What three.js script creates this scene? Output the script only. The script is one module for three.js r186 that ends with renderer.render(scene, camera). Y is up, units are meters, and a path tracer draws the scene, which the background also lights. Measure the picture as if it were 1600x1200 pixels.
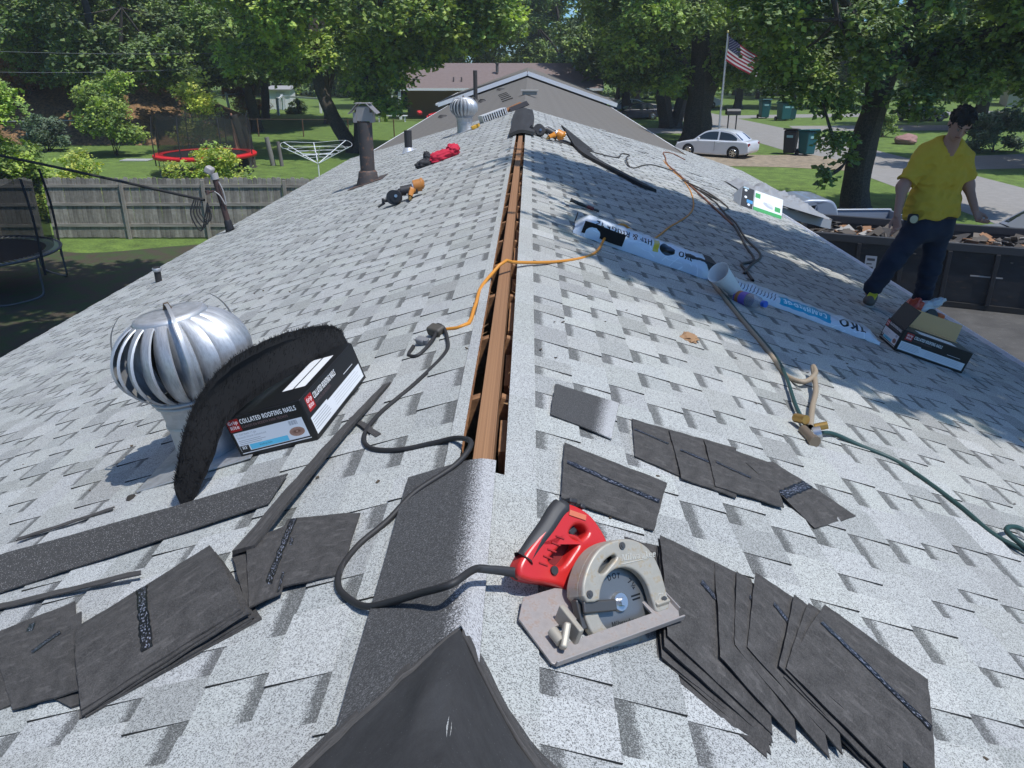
import * as THREE from 'three';
import { Sky } from 'three/addons/objects/Sky.js';
import { RoundedBoxGeometry } from 'three/addons/geometries/RoundedBoxGeometry.js';
import { mergeGeometries, toCreasedNormals } from 'three/addons/utils/BufferGeometryUtils.js';
import { createNoise3D } from 'simplex-noise';
import { FontLoader } from 'three/addons/loaders/FontLoader.js';
import { TextGeometry } from 'three/addons/geometries/TextGeometry.js';

// ---------- camera, sky, sun, exposure ----------
const RY = 4.2;                                   // height of the ridge above the ground, metres
const scene = new THREE.Scene();
const camera = new THREE.PerspectiveCamera(51.06, 4 / 3, 0.05, 900);
camera.position.set(0.121, RY + 1.0, 0);
camera.rotation.order = 'YXZ';
camera.rotation.set(-0.38709, 0.02064, 0);
scene.add(camera);
const sunDir = new THREE.Vector3(0.33, 0.91, 0.25).normalize();
const sky = new Sky();
sky.name = 'sky'; sky.scale.setScalar(800); sky.userData.kind = 'structure';
Object.assign(sky.material.uniforms, {});
sky.material.uniforms.sunPosition.value.copy(sunDir);
sky.material.uniforms.turbidity.value = 7;
sky.material.uniforms.rayleigh.value = 0.9;
sky.material.uniforms.mieCoefficient.value = 0.004;
if (sky.material.uniforms.cloudCoverage) sky.material.uniforms.cloudCoverage.value = 0.45;
scene.add(sky);
scene.environmentIntensity = 0.165;
const sun = new THREE.DirectionalLight(new THREE.Color(1, 0.955, 0.88), 4.7);
sun.position.copy(sunDir).multiplyScalar(90); sun.name = 'sun';
sun.castShadow = true; sun.shadow.mapSize.set(4096, 4096);
Object.assign(sun.shadow.camera, { left: -60, right: 60, top: 60, bottom: -60, near: 1, far: 220 });
scene.add(sun); scene.add(sun.target);
scene.fog = new THREE.FogExp2(new THREE.Color(0.72, 0.78, 0.84), 0.0006);
const renderer = new THREE.WebGLRenderer({ antialias: true });
renderer.setSize(1024, 768);
renderer.toneMapping = THREE.LinearToneMapping;
renderer.toneMappingExposure = 0.9;
renderer.shadowMap.enabled = true;

// ---------- helpers ----------
function rng(seed) { let a = seed >>> 0; return () => { a = (a + 0x6D2B79F5) | 0; let t = Math.imul(a ^ (a >>> 15), 1 | a); t = (t + Math.imul(t ^ (t >>> 7), 61 | t)) ^ t; return ((t ^ (t >>> 14)) >>> 0) / 4294967296; }; }
const R0 = rng(7);
const rr = (r, a, b) => a + (b - a) * r();
const noise = createNoise3D(rng(99));
const fbm = (x, y, z) => 0.6 * noise(x, y, z) + 0.27 * noise(2.1 * x, 2.1 * y, 2.1 * z) + 0.13 * noise(4.3 * x, 4.3 * y, 4.3 * z);
const V = (x, y, z) => new THREE.Vector3(x, y, z);
const used = {};
function numbered(n) { used[n] = (used[n] ?? -1) + 1; return used[n] ? n + '_' + String(used[n]).padStart(3, '0') : n; }
const lin = (r, g, b) => new THREE.Color().setRGB(r, g, b);
function mat(r, g, b, rough = 0.8, o = {}) { const m = new THREE.MeshStandardMaterial({ color: lin(r, g, b), roughness: rough, side: THREE.DoubleSide, ...o }); return m; }
function pmat(r, g, b, rough, o = {}) { return new THREE.MeshPhysicalMaterial({ color: lin(r, g, b), roughness: rough, side: THREE.DoubleSide, ...o }); }
function tag(o, label, category, group) { o.userData.label = label; o.userData.category = category; if (group) o.userData.group = group; return o; }
function thing(name, label, category, pos = [0, 0, 0], turn = 0, group) { const o = new THREE.Group(); o.name = numbered(name); o.position.set(...pos); o.rotation.y = turn; scene.add(o); return tag(o, label, category, group); }
function mesh(name, geo, m, parent = scene) { const o = new THREE.Mesh(geo, m); o.name = numbered(name); o.castShadow = o.receiveShadow = true; parent.add(o); return o; }
function struct(name, geo, m) { const o = mesh(name, geo, m); o.userData.kind = 'structure'; return o; }
function stuff(o) { o.userData.kind = 'stuff'; return o; }
function box(w, h, d, x = 0, y = 0, z = 0, r = 0) { const g = r ? new RoundedBoxGeometry(w, h, d, 2, r) : new THREE.BoxGeometry(w, h, d); g.translate(x, y, z); return g; }
function cyl(r1, r2, h, x = 0, y = 0, z = 0, n = 20) { const g = new THREE.CylinderGeometry(r1, r2, h, n); g.translate(x, y, z); return g; }
function rot(g, x = 0, y = 0, z = 0) { g.applyMatrix4(new THREE.Matrix4().makeRotationFromEuler(new THREE.Euler(x, y, z))); return g; }
function mv(g, x, y, z) { g.translate(x, y, z); return g; }
function merge(list) { return mergeGeometries(list.map((g) => { g = g.index ? g.toNonIndexed() : g; for (const k of Object.keys(g.attributes)) if (!['position', 'normal', 'uv'].includes(k)) g.deleteAttribute(k); return g; })); }
function tubeG(pts, r, seg = 0, rad = 8, closed = false) { const c = new THREE.CatmullRomCurve3(pts.map((p) => p.isVector3 ? p : V(...p)), closed, 'centripetal'); return new THREE.TubeGeometry(c, seg || pts.length * 8, r, rad, closed); }
function rod(a, b, r1, r2 = r1, n = 8) { const A = V(...a), B = V(...b), d = B.clone().sub(A), g = new THREE.CylinderGeometry(r2, r1, d.length(), n); g.applyQuaternion(new THREE.Quaternion().setFromUnitVectors(V(0, 1, 0), d.clone().normalize())); const c = A.add(B).multiplyScalar(0.5); g.translate(c.x, c.y, c.z); return g; }
function beam(a, b, w, h) { const A = V(...a), B = V(...b), d = B.clone().sub(A), g = new THREE.BoxGeometry(w, h, d.length()); const m = new THREE.Matrix4().lookAt(B, A, V(0, 1, 0)); g.applyMatrix4(m); const c = A.add(B).multiplyScalar(0.5); g.translate(c.x, c.y, c.z); return g; }
class GB { // collects quads with uv and colour
  constructor() { this.p = []; this.t = []; this.c = []; }
  tri(a, b, c, ua, ub, uc, col) { for (const v of [a, b, c]) this.p.push(v[0], v[1], v[2]); for (const u of [ua, ub, uc]) this.t.push(u[0], u[1]); for (let i = 0; i < 3; i++) this.c.push(...col); return this; }
  quad(a, b, c, d, ua, ub, uc, ud, col = [1, 1, 1]) { return this.tri(a, b, c, ua, ub, uc, col).tri(a, c, d, ua, uc, ud, col); }
  geo() { const g = new THREE.BufferGeometry(); g.setAttribute('position', new THREE.Float32BufferAttribute(this.p, 3)); g.setAttribute('uv', new THREE.Float32BufferAttribute(this.t, 2)); g.setAttribute('color', new THREE.Float32BufferAttribute(this.c, 3)); g.computeVertexNormals(); return g; }
}
function surf(nu, nv, f, uvs = [1, 1]) { // f(s,t) -> [x,y,z]; smooth sheet
  const p = [], u = [], ix = [];
  for (let j = 0; j <= nv; j++) for (let i = 0; i <= nu; i++) { p.push(...f(i / nu, j / nv)); u.push(i / nu * uvs[0], j / nv * uvs[1]); }
  for (let j = 0; j < nv; j++) for (let i = 0; i < nu; i++) { const a = j * (nu + 1) + i; ix.push(a, a + 1, a + nu + 2, a, a + nu + 2, a + nu + 1); }
  const g = new THREE.BufferGeometry(); g.setAttribute('position', new THREE.Float32BufferAttribute(p, 3)); g.setAttribute('uv', new THREE.Float32BufferAttribute(u, 2)); g.setIndex(ix); g.computeVertexNormals(); return g;
}
function slab(nu, nv, f, th, uvs = [1, 1]) { // a bent sheet with thickness (f gives the top face, th downwards)
  const low = (s, t) => { const q = f(s, t); return [q[0], q[1] - th, q[2]]; };
  const e = [surf(nu, nv, f, uvs), surf(nu, nv, low, uvs)];
  for (const [n, g] of [[nu, (s, k) => (k ? low : f)(s, 0)], [nu, (s, k) => (k ? low : f)(s, 1)], [nv, (s, k) => (k ? low : f)(0, s)], [nv, (s, k) => (k ? low : f)(1, s)]]) e.push(surf(n, 1, g, [uvs[0], 0.01]));
  return merge(e);
}
function lathe(pts, n = 32) { return new THREE.LatheGeometry(pts.map((p) => new THREE.Vector2(p[0], p[1])), n); }
function extr(pts, depth, bevel = 0, holes = [], seg = 2) { const s = new THREE.Shape(pts.map((p) => new THREE.Vector2(p[0], p[1]))); for (const h of holes) s.holes.push(new THREE.Path(h.map((p) => new THREE.Vector2(p[0], p[1])))); return new THREE.ExtrudeGeometry(s, { depth, bevelEnabled: bevel > 0, bevelThickness: bevel, bevelSize: bevel, bevelOffset: -bevel, bevelSegments: seg, curveSegments: 16 }); }
function smooth(pts, n = 8, closed = true) { return new THREE.CatmullRomCurve3(pts.map((p) => V(p[0], p[1], 0)), closed, 'centripetal').getPoints(pts.length * n).slice(0, closed ? -1 : undefined).map((v) => [v.x, v.y]); }
function canvasTex(w, h, draw, rep) { const c = document.createElement('canvas'); c.width = w; c.height = h; draw(c.getContext('2d'), w, h); const t = new THREE.CanvasTexture(c); t.colorSpace = THREE.SRGBColorSpace; if (rep) t.wrapS = t.wrapT = THREE.RepeatWrapping; return t; }
function dataTex(w, h, f, rep = true) { // f(x,y) -> [r,g,b] linear 0..1, stored as sRGB
  const d = new Uint8Array(w * h * 4); const enc = (v) => Math.round(255 * Math.pow(Math.max(0, Math.min(1, v)), 1 / 2.2));
  for (let y = 0; y < h; y++) for (let x = 0; x < w; x++) { const q = f(x, y), i = 4 * (y * w + x); d[i] = enc(q[0]); d[i + 1] = enc(q[1]); d[i + 2] = enc(q[2]); d[i + 3] = 255; }
  const t = new THREE.DataTexture(d, w, h); t.colorSpace = THREE.SRGBColorSpace; t.magFilter = THREE.LinearFilter; t.minFilter = THREE.LinearMipmapLinearFilter; t.generateMipmaps = true; if (rep) t.wrapS = t.wrapT = THREE.RepeatWrapping; t.needsUpdate = true; return t;
}
const repd = (t, x, y) => { const c = t.clone(); c.wrapS = c.wrapT = THREE.RepeatWrapping; c.repeat.set(x, y); c.needsUpdate = true; return c; };

// roof frame: side -1 left, +1 right; v metres down the slope, u metres along the ridge away from the near end, n metres off the surface
const CS = 3 / Math.sqrt(10), SN = 1 / Math.sqrt(10), SLOPE = Math.atan(1 / 3);
const rp = (s, v, u, n = 0) => [s * (v * CS + n * SN), RY - v * SN + n * CS, -u];
const roofY = (x) => RY - Math.abs(x) / 3;
const on = (x, z, l = 0) => [x, roofY(x) + l, z];           // a point of the roof at plan position x, z
function onRoof(o, x, z, yaw = 0, lift = 0) { // stands a group on its slope: local x across, y off the surface, z towards the near end
  const s = x < 0 ? -1 : 1; o.position.set(...on(x, z, lift));
  o.quaternion.setFromAxisAngle(V(0, 0, 1), -s * SLOPE).multiply(new THREE.Quaternion().setFromAxisAngle(V(0, 1, 0), yaw)); return o;
}

// ---------- surface textures ----------
const tr = rng(11);
const gran = new Float32Array(2048 * 2048);
for (let i = 0; i < gran.length; i++) gran[i] = tr();
const gat = (x, y) => gran[((y & 2047) << 11) | (x & 2047)];
const speck = (x, y, cut) => 0.42 * gat(x >> 1, y >> 1) + 0.34 * gat(x + 900, y + 77) + 0.24 * gat((x + y * 3) >> 1, (y + 50) >> 1);
// left half: light granules; right half: sixteen rows 128 texels (1 mm each) tall, dark band fading into light granules
const shingleTex = dataTex(2048, 2048, (x, y) => {
  const s = speck(x, y); let dark = s < 0.345 ? 1 : 0, lightv = 0.25 + 0.36 * s;
  let v = dark ? 0.07 + 0.15 * s : lightv;
  if (x >= 1024) {
    const row = y >> 7, q = (y & 127) / 128, edge = 0.19 + 0.09 * ((row * 7) % 5) / 4 + 0.035 * (gat(row * 31 + 5, (x >> 4)) - 0.5);
    const k = Math.min(1, Math.max(0, (q - edge) / 0.11));
    if (gat(x + 333, y + 811) > 0.06 + k * 0.94) v = 0.055 + 0.085 * s + (s > 0.63 ? 0.13 : 0);
  }
  return [v * 0.955, v * 0.975, v * 0.93];
}, false);
const darkGran = dataTex(1024, 1024, (x, y) => { const s = speck(x, y), w = gat(x >> 1, (y + 400) >> 1); const v = w > 0.965 ? 0.36 : w > 0.93 ? 0.16 : 0.016 + 0.05 * s; return [v * 1.02, v, v * 0.98]; });
const darkFade = dataTex(256, 1024, (x, y) => { const s = speck(x, y); const k = Math.max(0, (x / 256 - 0.66) / 0.26); const w = 0.7 * gat((x + 70) >> 1, (y + 9) >> 1) + 0.3 * gat(x + 7, y + 3); let v = w < 0.05 + k * 0.95 ? (s < 0.345 ? 0.11 : 0.25 + 0.36 * s) : 0.016 + 0.05 * s + (s > 0.66 ? 0.08 : 0); return [v, v, v]; }, false);
const feltTex = dataTex(512, 512, (x, y) => { const n1 = fbm(x / 90, y / 90, 3), n2 = fbm(x / 14, y / 14, 8); const g4 = gat(x >> 2, y >> 2), g2 = gat((x >> 1) + 99, y >> 1); const v = 0.047 + 0.018 * n1 + 0.012 * n2 + 0.022 * (g4 - 0.5) + 0.018 * (g2 - 0.5) + Math.max(0, fbm(x / 150, y / 40, 77) - 0.25) * 0.07 + (gat((x >> 1) + 40, (y >> 1) + 8) > 0.9975 ? 0.1 : 0) + (gat(x + 5, y + 300) > 0.9985 ? 0.14 : 0); return [v * 1.06, v * 0.99, v * 0.93]; });
const feltBlack = dataTex(512, 512, (x, y) => { const n1 = fbm(x / 120, y / 120, 5), n2 = fbm(x / 20, y / 20, 9); const v = 0.021 + 0.008 * n1 + 0.004 * n2 + 0.01 * (gat(x, y) - 0.5) + (gat(x + 9, y + 40) > 0.9988 ? 0.1 : 0); return [v * 0.98, v, v * 1.05]; });
const sealTex = dataTex(64, 512, (x, y) => { const n1 = fbm(x / 14, y / 22, 15), e = Math.abs(x / 32 - 1); const film = n1 > 0.12 && e < 0.7 ? (n1 - 0.12) * 1.1 : 0; return [0.006 + film * 0.5, 0.007 + film * 0.53, 0.009 + film * 0.66]; });
function woodTex(base, dark, seed, sx = 40, sy = 4) { return dataTex(256, 512, (x, y) => { const g = fbm(x / (256 / sx) * 0.7, y / (512 / sy) * 0.35, seed), h = fbm(x / 60, y / 90, seed + 4), k = Math.min(1, Math.max(0, 0.45 + 0.42 * g + 0.25 * h)); const f = 0.9 + 0.2 * gat(x + seed * 13, y >> 3); return base.map((b, i) => (b * k + dark[i] * (1 - k)) * f); }); }
const deckWood = woodTex([0.44, 0.2, 0.07], [0.13, 0.045, 0.015], 21);
const greyWood = woodTex([0.56, 0.53, 0.48], [0.2, 0.18, 0.155], 33, 34, 3);
const beamWood = woodTex([0.42, 0.225, 0.105], [0.15, 0.065, 0.025], 45);
// ---------- the house being re-roofed ----------
const M = {
  shingle: new THREE.MeshStandardMaterial({ map: shingleTex, vertexColors: true, roughness: 0.95, side: THREE.DoubleSide }),
  dark: new THREE.MeshStandardMaterial({ map: darkGran, roughness: 0.95, side: THREE.DoubleSide }),
  felt: new THREE.MeshStandardMaterial({ map: feltTex, roughness: 0.93, side: THREE.DoubleSide }),
  black: new THREE.MeshStandardMaterial({ map: feltBlack, roughness: 0.82, side: THREE.DoubleSide }),
  seal: new THREE.MeshStandardMaterial({ map: sealTex, roughness: 0.3, side: THREE.DoubleSide }),
  ply: new THREE.MeshStandardMaterial({ map: deckWood, roughness: 0.85, side: THREE.DoubleSide }),
  beam: new THREE.MeshStandardMaterial({ map: beamWood, roughness: 0.85, side: THREE.DoubleSide }),
  white: mat(0.75, 0.76, 0.78, 0.5), siding: mat(0.5, 0.47, 0.4, 0.8), nearBlack: mat(0.012, 0.011, 0.01, 1),  // last entry: one flat near-black for hollows, torn openings and seams
  galv: new THREE.MeshStandardMaterial({ map: repd(dataTex(256, 256, (x, y) => { const k = 0.86 + 0.16 * fbm(x / 40, y / 40, 61) + 0.14 * (gat(x >> 3, y >> 3) - 0.5) + 0.06 * (gat(x, y) - 0.5); return [0.58 * k, 0.59 * k, 0.60 * k]; }), 1, 1), roughness: 0.53, metalness: 0.7, side: THREE.DoubleSide }), steel: mat(0.55, 0.55, 0.55, 0.3, { metalness: 0.9 }),
  plasticBlack: mat(0.018, 0.018, 0.02, 0.5), rubber: mat(0.022, 0.021, 0.021, 0.6),
};
const HW_L = 4.72, HW_R = 4.28, U0 = -1.6;
const uEnd = (v) => 18 + 0.9 * v;
const house = thing('house', 'long house with pale grey shingle roof being stripped along its open ridge', 'house');
{ // walls, gable, eaves
  const g = [];
  const yL = RY - HW_L / 3, yR = RY - HW_R / 3;
  for (const [x, y] of [[-HW_L + 0.45, yL + 0.02], [HW_R - 0.45, yR + 0.02]]) g.push(box(0.18, y, 25, x, y / 2, -10.7));
  const ge = new THREE.Shape([[-HW_L + 0.36, 0], [HW_R - 0.36, 0], [HW_R - 0.36, yR + 0.02], [0, RY - 0.16], [-HW_L + 0.36, yL + 0.02]].map((p) => new THREE.Vector2(...p)));
  const gg = new THREE.ExtrudeGeometry(ge, { depth: 0.16, bevelEnabled: false }); gg.translate(0, 0, 1.4); g.push(gg);
  mesh('wall', merge(g), M.siding, house);
  mesh('fascia', merge([box(0.025, 0.16, 23.7, -HW_L - 0.012, yL - 0.09, -10.25), ]), M.white, house);
  mesh('fascia', merge([box(0.025, 0.16, 15.7, HW_R + 0.012, yR - 0.09, -6.25)]), M.white, house);
  const gut = extr([[0, 0], [0.09, 0.02], [0.11, 0.1], [0.1, 0.1], [0.08, 0.03], [0.01, 0.012], [0.01, 0.09], [0, 0.09]], 15.7); gut.translate(HW_R + 0.026, yR - 0.13, -14.1);
  mesh('gutter', gut, M.white, house);
}
// decking: two sheathed slopes with a saw-cut slot along the ridge
const SLOT = 0.066, uSlot0 = 1.86;
function deckGeo(s, hw) {
  const vE = hw / CS, g = new GB(), k = [1, 1, 1], t = -0.02;
  const strips = [[SLOT / CS, vE, uSlot0, 1], [0.0, vE, U0, 0]];
  const quad = (v0, v1, ua, ub, vb) => { // top and bottom faces and the slot edge
    const A = rp(s, v0, ua, -0.006), B = rp(s, v1, ua, -0.006), C = rp(s, v1, vb ? uEnd(v1) : ub, -0.006), D = rp(s, v0, vb ? uEnd(v0) : ub, -0.006);
    g.quad(A, B, C, D, [v0, ua], [v1, ua], [v1, ub], [v0, ub], k);
    const a = rp(s, v0, ua, t), b = rp(s, v1, ua, t), c = rp(s, v1, vb ? uEnd(v1) : ub, t), d = rp(s, v0, vb ? uEnd(v0) : ub, t);
    g.quad(a, b, c, d, [v0, ua], [v1, ua], [v1, ub], [v0, ub], k);
    g.quad(A, D, d, a, [ua, 0], [ub, 0], [ub, 0.02], [ua, 0.02], k); g.quad(B, C, c, b, [ua, 0], [ub, 0], [ub, 0.02], [ua, 0.02], k);
    g.quad(A, B, b, a, [v0, 0], [v1, 0], [v1, 0.02], [v0, 0.02], k); g.quad(D, C, c, d, [v0, 0], [v1, 0], [v1, 0.02], [v0, 0.02], k);
  };
  quad(0.001, vE, U0, uSlot0, false); quad(SLOT / CS, vE, uSlot0, 18, true);
  return g.geo();
}
const roofL = mesh('roof', deckGeo(-1, HW_L), M.ply, house); roofL.userData.label = 'left slope of pale shingles in full sun';
const roofR = mesh('roof', deckGeo(1, HW_R), M.ply, house); roofR.userData.label = 'right slope of pale shingles partly under tree shade';
{ // the wing on the street side: its deck continues the slope; pale trim round it
  const vE = HW_R / CS, w1 = 6.35 / CS, A = rp(1, vE, 14.9, -0.006), B = rp(1, w1, 16.7, -0.006), C = rp(1, w1, 24.5, -0.006), D = rp(1, vE, 23.5, -0.006), d = (q, h) => [q[0], q[1] - h, q[2]], z = [0, 0];
  mesh('wing_deck', new GB().quad(A, B, C, D, z, z, z, z).quad(d(A, .02), d(B, .02), d(C, .02), d(D, .02), z, z, z, z).geo(), M.ply, house);
  mesh('wing_fascia', new GB().quad(B, C, d(C, .18), d(B, .18), z, z, z, z).quad(A, B, d(B, .18), d(A, .18), z, z, z, z).geo(), mat(0.3, 0.31, 0.32, 0.7), house);
  mesh('wing_wall', box(1.6, 1.95, 7, 5.1, 0.97, -20.6), M.siding, house);
}
// shingles
const EXP = 0.146;
function shingleGeo(gb, s, v0, v1, u0, u1, isGap, tone, r, lift = 0) {
  const nT = (isGap ? 0.0012 : 0.002) + lift, nB = (isGap ? 0.003 : u0 > 4 ? 0.0062 : 0.0085) + lift, up = v0 - 0.004;
  const A = rp(s, up, u0, nT), B = rp(s, up, u1, nT), C = rp(s, v1, u1, nB), D = rp(s, v1, u0, nB);
  const c = [tone, tone * rr(r, 0.99, 1.01), tone * rr(r, 0.985, 1.02)];
  let ua, ub, va, vb;
  if (isGap) { const row = Math.floor(r() * 16), x0 = 1030 + r() * 620; ua = x0 / 2048; ub = (x0 + (u1 - u0) * 1000) / 2048; va = (row * 128 + 1) / 2048; vb = (row * 128 + 126) / 2048; }
  else { const x0 = 4 + r() * 560, y0 = 4 + r() * 1800; ua = x0 / 2048; ub = (x0 + (u1 - u0) * 1000) / 2048; va = y0 / 2048; vb = (y0 + (v1 - v0) * 1000) / 2048; }
  gb.quad(A, B, C, D, [ua, va], [ub, va], [ub, vb], [ua, vb], c);
  const ed = u0 > 5 ? 0.22 : u0 > 3.2 ? 0.12 : 0.05, e = [ed, ed, ed], f = (q, n) => [q[0] - s * SN * n, q[1] - CS * n, q[2]], z = [0.02, 0.02];
  const h = nB + 0.004, h2 = nT + 0.004;
  gb.quad(D, C, f(C, h), f(D, h), z, z, z, z, e); gb.quad(A, D, f(D, h), f(A, h2), z, z, z, z, e); gb.quad(B, C, f(C, h), f(B, h2), z, z, z, z, e);
}
const pieces = [];
for (const s of [-1, 1]) {
  const r = rng(s < 0 ? 501 : 907), hw = (s < 0 ? HW_L : HW_R) / CS, vOff = s < 0 ? 0.105 : 0.152;
  for (let k = -1; ; k++) {
    let v0 = vOff + k * EXP, v1 = v0 + EXP; if (k < 0) v0 = SLOT / CS;
    const wing = s > 0 && v0 > hw - 0.01; if (!wing && v0 > hw - 0.01) break; if (wing && v0 > 6.3 / CS) break;
    if (!wing) v1 = Math.min(v1, hw + 0.02);
    let u = (wing ? 15.0 + (v0 - hw) * 0.85 : U0) + rr(r, -0.2, 0), end = wing ? 24.4 : uEnd((v0 + v1) / 2), gap = r() < 0.5;
    while (u < end) {
      const far = u > 7 ? 1.25 : 1;
      let w = (k < 0 ? rr(r, 0.2, 0.34) : gap ? rr(r, 0.06, 0.2) : rr(r, 0.1, 0.26)) * far;
      const u1 = Math.min(u + w, end); const t0 = r();
      const tone = k < 0 ? rr(r, 0.93, 1.04) : gap ? rr(r, 0.9, 1.08) : t0 < 0.28 ? rr(r, 0.76, 0.88) : rr(r, 0.93, 1.13);
      if (u1 > 0.2 && u1 - u > 0.02 && !(k < 0 && u < uSlot0 - 0.3 && false)) { if (k < 0 && u < uSlot0) { const m = Math.min(u1, uSlot0); pieces.push([s, 0.006, v1, u, m, false, tone, 0]); if (u1 > m + 0.02) pieces.push([s, v0, v1, m, u1, false, tone, 0]); } else pieces.push([s, v0, v1, u, u1, gap && k >= 0, tone, wing ? 0.004 : 0]); }
      u = u1; gap = !gap;
      if (!gap && r() < 0.18) gap = false;
    }
  }
}
{ // the nearest ones in view singly, the rest joined
  camera.updateMatrixWorld(); camera.updateProjectionMatrix();
  const score = pieces.map((q, i) => { const P = V(...rp(q[0], (q[1] + q[2]) / 2, (q[3] + q[4]) / 2)), d = P.distanceTo(camera.position), n = P.project(camera); return [Math.abs(n.x) < 1.02 && n.y > -1.05 && n.y < 1 && n.z < 1 ? (q[4] - q[3]) / (d * d) : 0, i]; }).sort((a, b) => b[0] - a[0]);
  const single = new Set(score.slice(0, 298).map((q) => q[1])), field = { '-1': new GB(), 1: new GB() }, r = rng(77);
  pieces.forEach((q, i) => {
    if (single.has(i)) { const g = new GB(); shingleGeo(g, ...q.slice(0, 7), r, q[7]); mesh('shingle', g.geo(), M.shingle, q[0] < 0 ? roofL : roofR); }
    else shingleGeo(field[q[0]], ...q.slice(0, 7), r, q[7]);
  });
  // lifted tabs along the seam where the new shingles meet the wing
  const r2 = rng(31);
  for (let i = 0; i < 46; i++) { const t = i / 46, v = 1.7 + 2.2 * t + rr(r2, -0.5, 0.5), u = 19.3 - 6.2 * t + rr(r2, -0.5, 0.5); shingleGeo(field[1], 1, v, v + 0.15, u, u + rr(r2, 0.2, 0.4), false, rr(r2, 0.75, 1.06), r2, rr(r2, 0.004, 0.011)); }
  for (const s of [-1, 1]) stuff(mesh('shingle_field', field[s].geo(), M.shingle, s < 0 ? roofL : roofR));
}
// framing seen through the ridge slot
mesh('ridge_board', box(0.056, 0.16, 17, 0, RY - 0.028 - 0.08, -10.2), M.beam, house);
for (let i = 0; i < 16; i++) for (const s of [-1, 1]) {
  const u = 1.86 + 0.61 * i + 0.0; const g = box(0.9, 0.14, 0.042, 0, 0, 0); g.rotateZ(-s * SLOPE); const c = rp(s, 0.5, u, -0.105); g.translate(...c); mesh('rafter', g, M.beam, house);
}
for (let i = 0; i < 15; i++) { const u = 2.1 + 0.61 * i; mesh('blocking', box(0.05, 0.1, 0.22 + 0.1 * (i % 3), 0.062, RY - 0.125 - 0.02 * (i % 2), -u - 0.12), i % 2 ? M.ply : M.beam, house); }
mesh('insulation', surf(12, 120, (a, b) => { const x = -0.8 + 1.6 * a, z = -1.2 - 17 * b; return [x, RY - 0.52 + 0.07 * fbm(x * 6, z * 3, 2), z]; }), mat(0.2, 0.13, 0.05, 1), house);
{ const g = []; const r = rng(5); for (let i = 0; i < 90; i++) { const z = -1.9 - 9.3 * r(), s = r() < 0.7 ? -1 : 1, a = [s * (SLOT - 0.004), roofY(SLOT) - 0.008, z]; g.push(rod(a, [a[0] - s * rr(r, -0.004, 0.02), a[1] + rr(r, 0.0, 0.012), z + rr(r, -0.035, 0.035)], 0.0016, 0.0004, 4)); } stuff(mesh('splinters', merge(g), mat(0.42, 0.24, 0.11, 0.9), house)); }
// bare felt at the near end of the ridge, with the torn shingle edge round it
const feltEdge = (x) => -(1.21 - 1.12 * Math.abs(x) - (x < 0 ? 0.0 : 0.12 * Math.sin(Math.min(1, Math.abs(x) / 0.3) * Math.PI)));
const peak = (x, e = 0.035) => RY - Math.sqrt(x * x + e * e) / 3 + e / 3;
mesh('roofing_felt', surf(70, 60, (a, b) => {
  const x = -0.75 + 1.5 * a, z0 = feltEdge(x), z = z0 + (0.25 - z0) * b;
  let fold = 0.020 * Math.exp(-(((x + 0.035 + (z + 1.1) * 0.14) / 0.02) ** 2)) * Math.exp(-(((z + 1.05) / 0.1) ** 2)) - 0.010 * Math.exp(-(((x + 0.005) / 0.03) ** 2)) * Math.exp(-(((z + 1.0) / 0.12) ** 2));
  fold += 0.005 * fbm(x * 7, z * 6, 1) + 0.006 * (0.5 - Math.abs(fbm(x * 4 + 3, z * 3, 8))) * Math.min(1, b * 6) + 0.012 * Math.exp(-(((x - 0.2) / 0.05) ** 2)) * Math.exp(-(((z + 0.8) / 0.3) ** 2));
  return [x, peak(x) + 0.011 + fold, z];
}, [3, 3]), M.black, house);
for (const s of [-1, 1]) for (const [dz, h, c] of [[0.004, 0.014, 0], [-0.006, 0.011, 1], [-0.014, 0.0085, 2]]) {
  const g = surf(40, 3, (a, b) => { const x = s * (0.004 + 0.72 * a), z = feltEdge(x) + dz - (b < 0.5 ? 0 : 0.03) + 0.006 * fbm(x * 30, c * 4, 3); return [x, peak(x) + (b === 0 ? 0.002 : b < 0.5 ? h : b < 0.9 ? h : 0.004) + 0.003 * fbm(x * 12, c, 7), z]; });
  mesh('shingle_edge', g, c === 1 ? M.dark : M.felt, house);
}
{ // old cap course: a band of bare dark granules left of the ridge
  const m = new THREE.MeshStandardMaterial({ map: darkFade, roughness: 0.95, side: THREE.DoubleSide });
  mesh('ridge_cap', slab(12, 24, (a, b) => { const x = -0.195 + 0.235 * a, u0 = -feltEdge(x) + 0.012, uu = u0 + (1.885 - u0) * b + 0.01 * a * b; return [x, peak(x) + 0.014 + 0.002 * Math.sin(b * 9), -uu]; }, 0.006), m, house);
}
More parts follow.
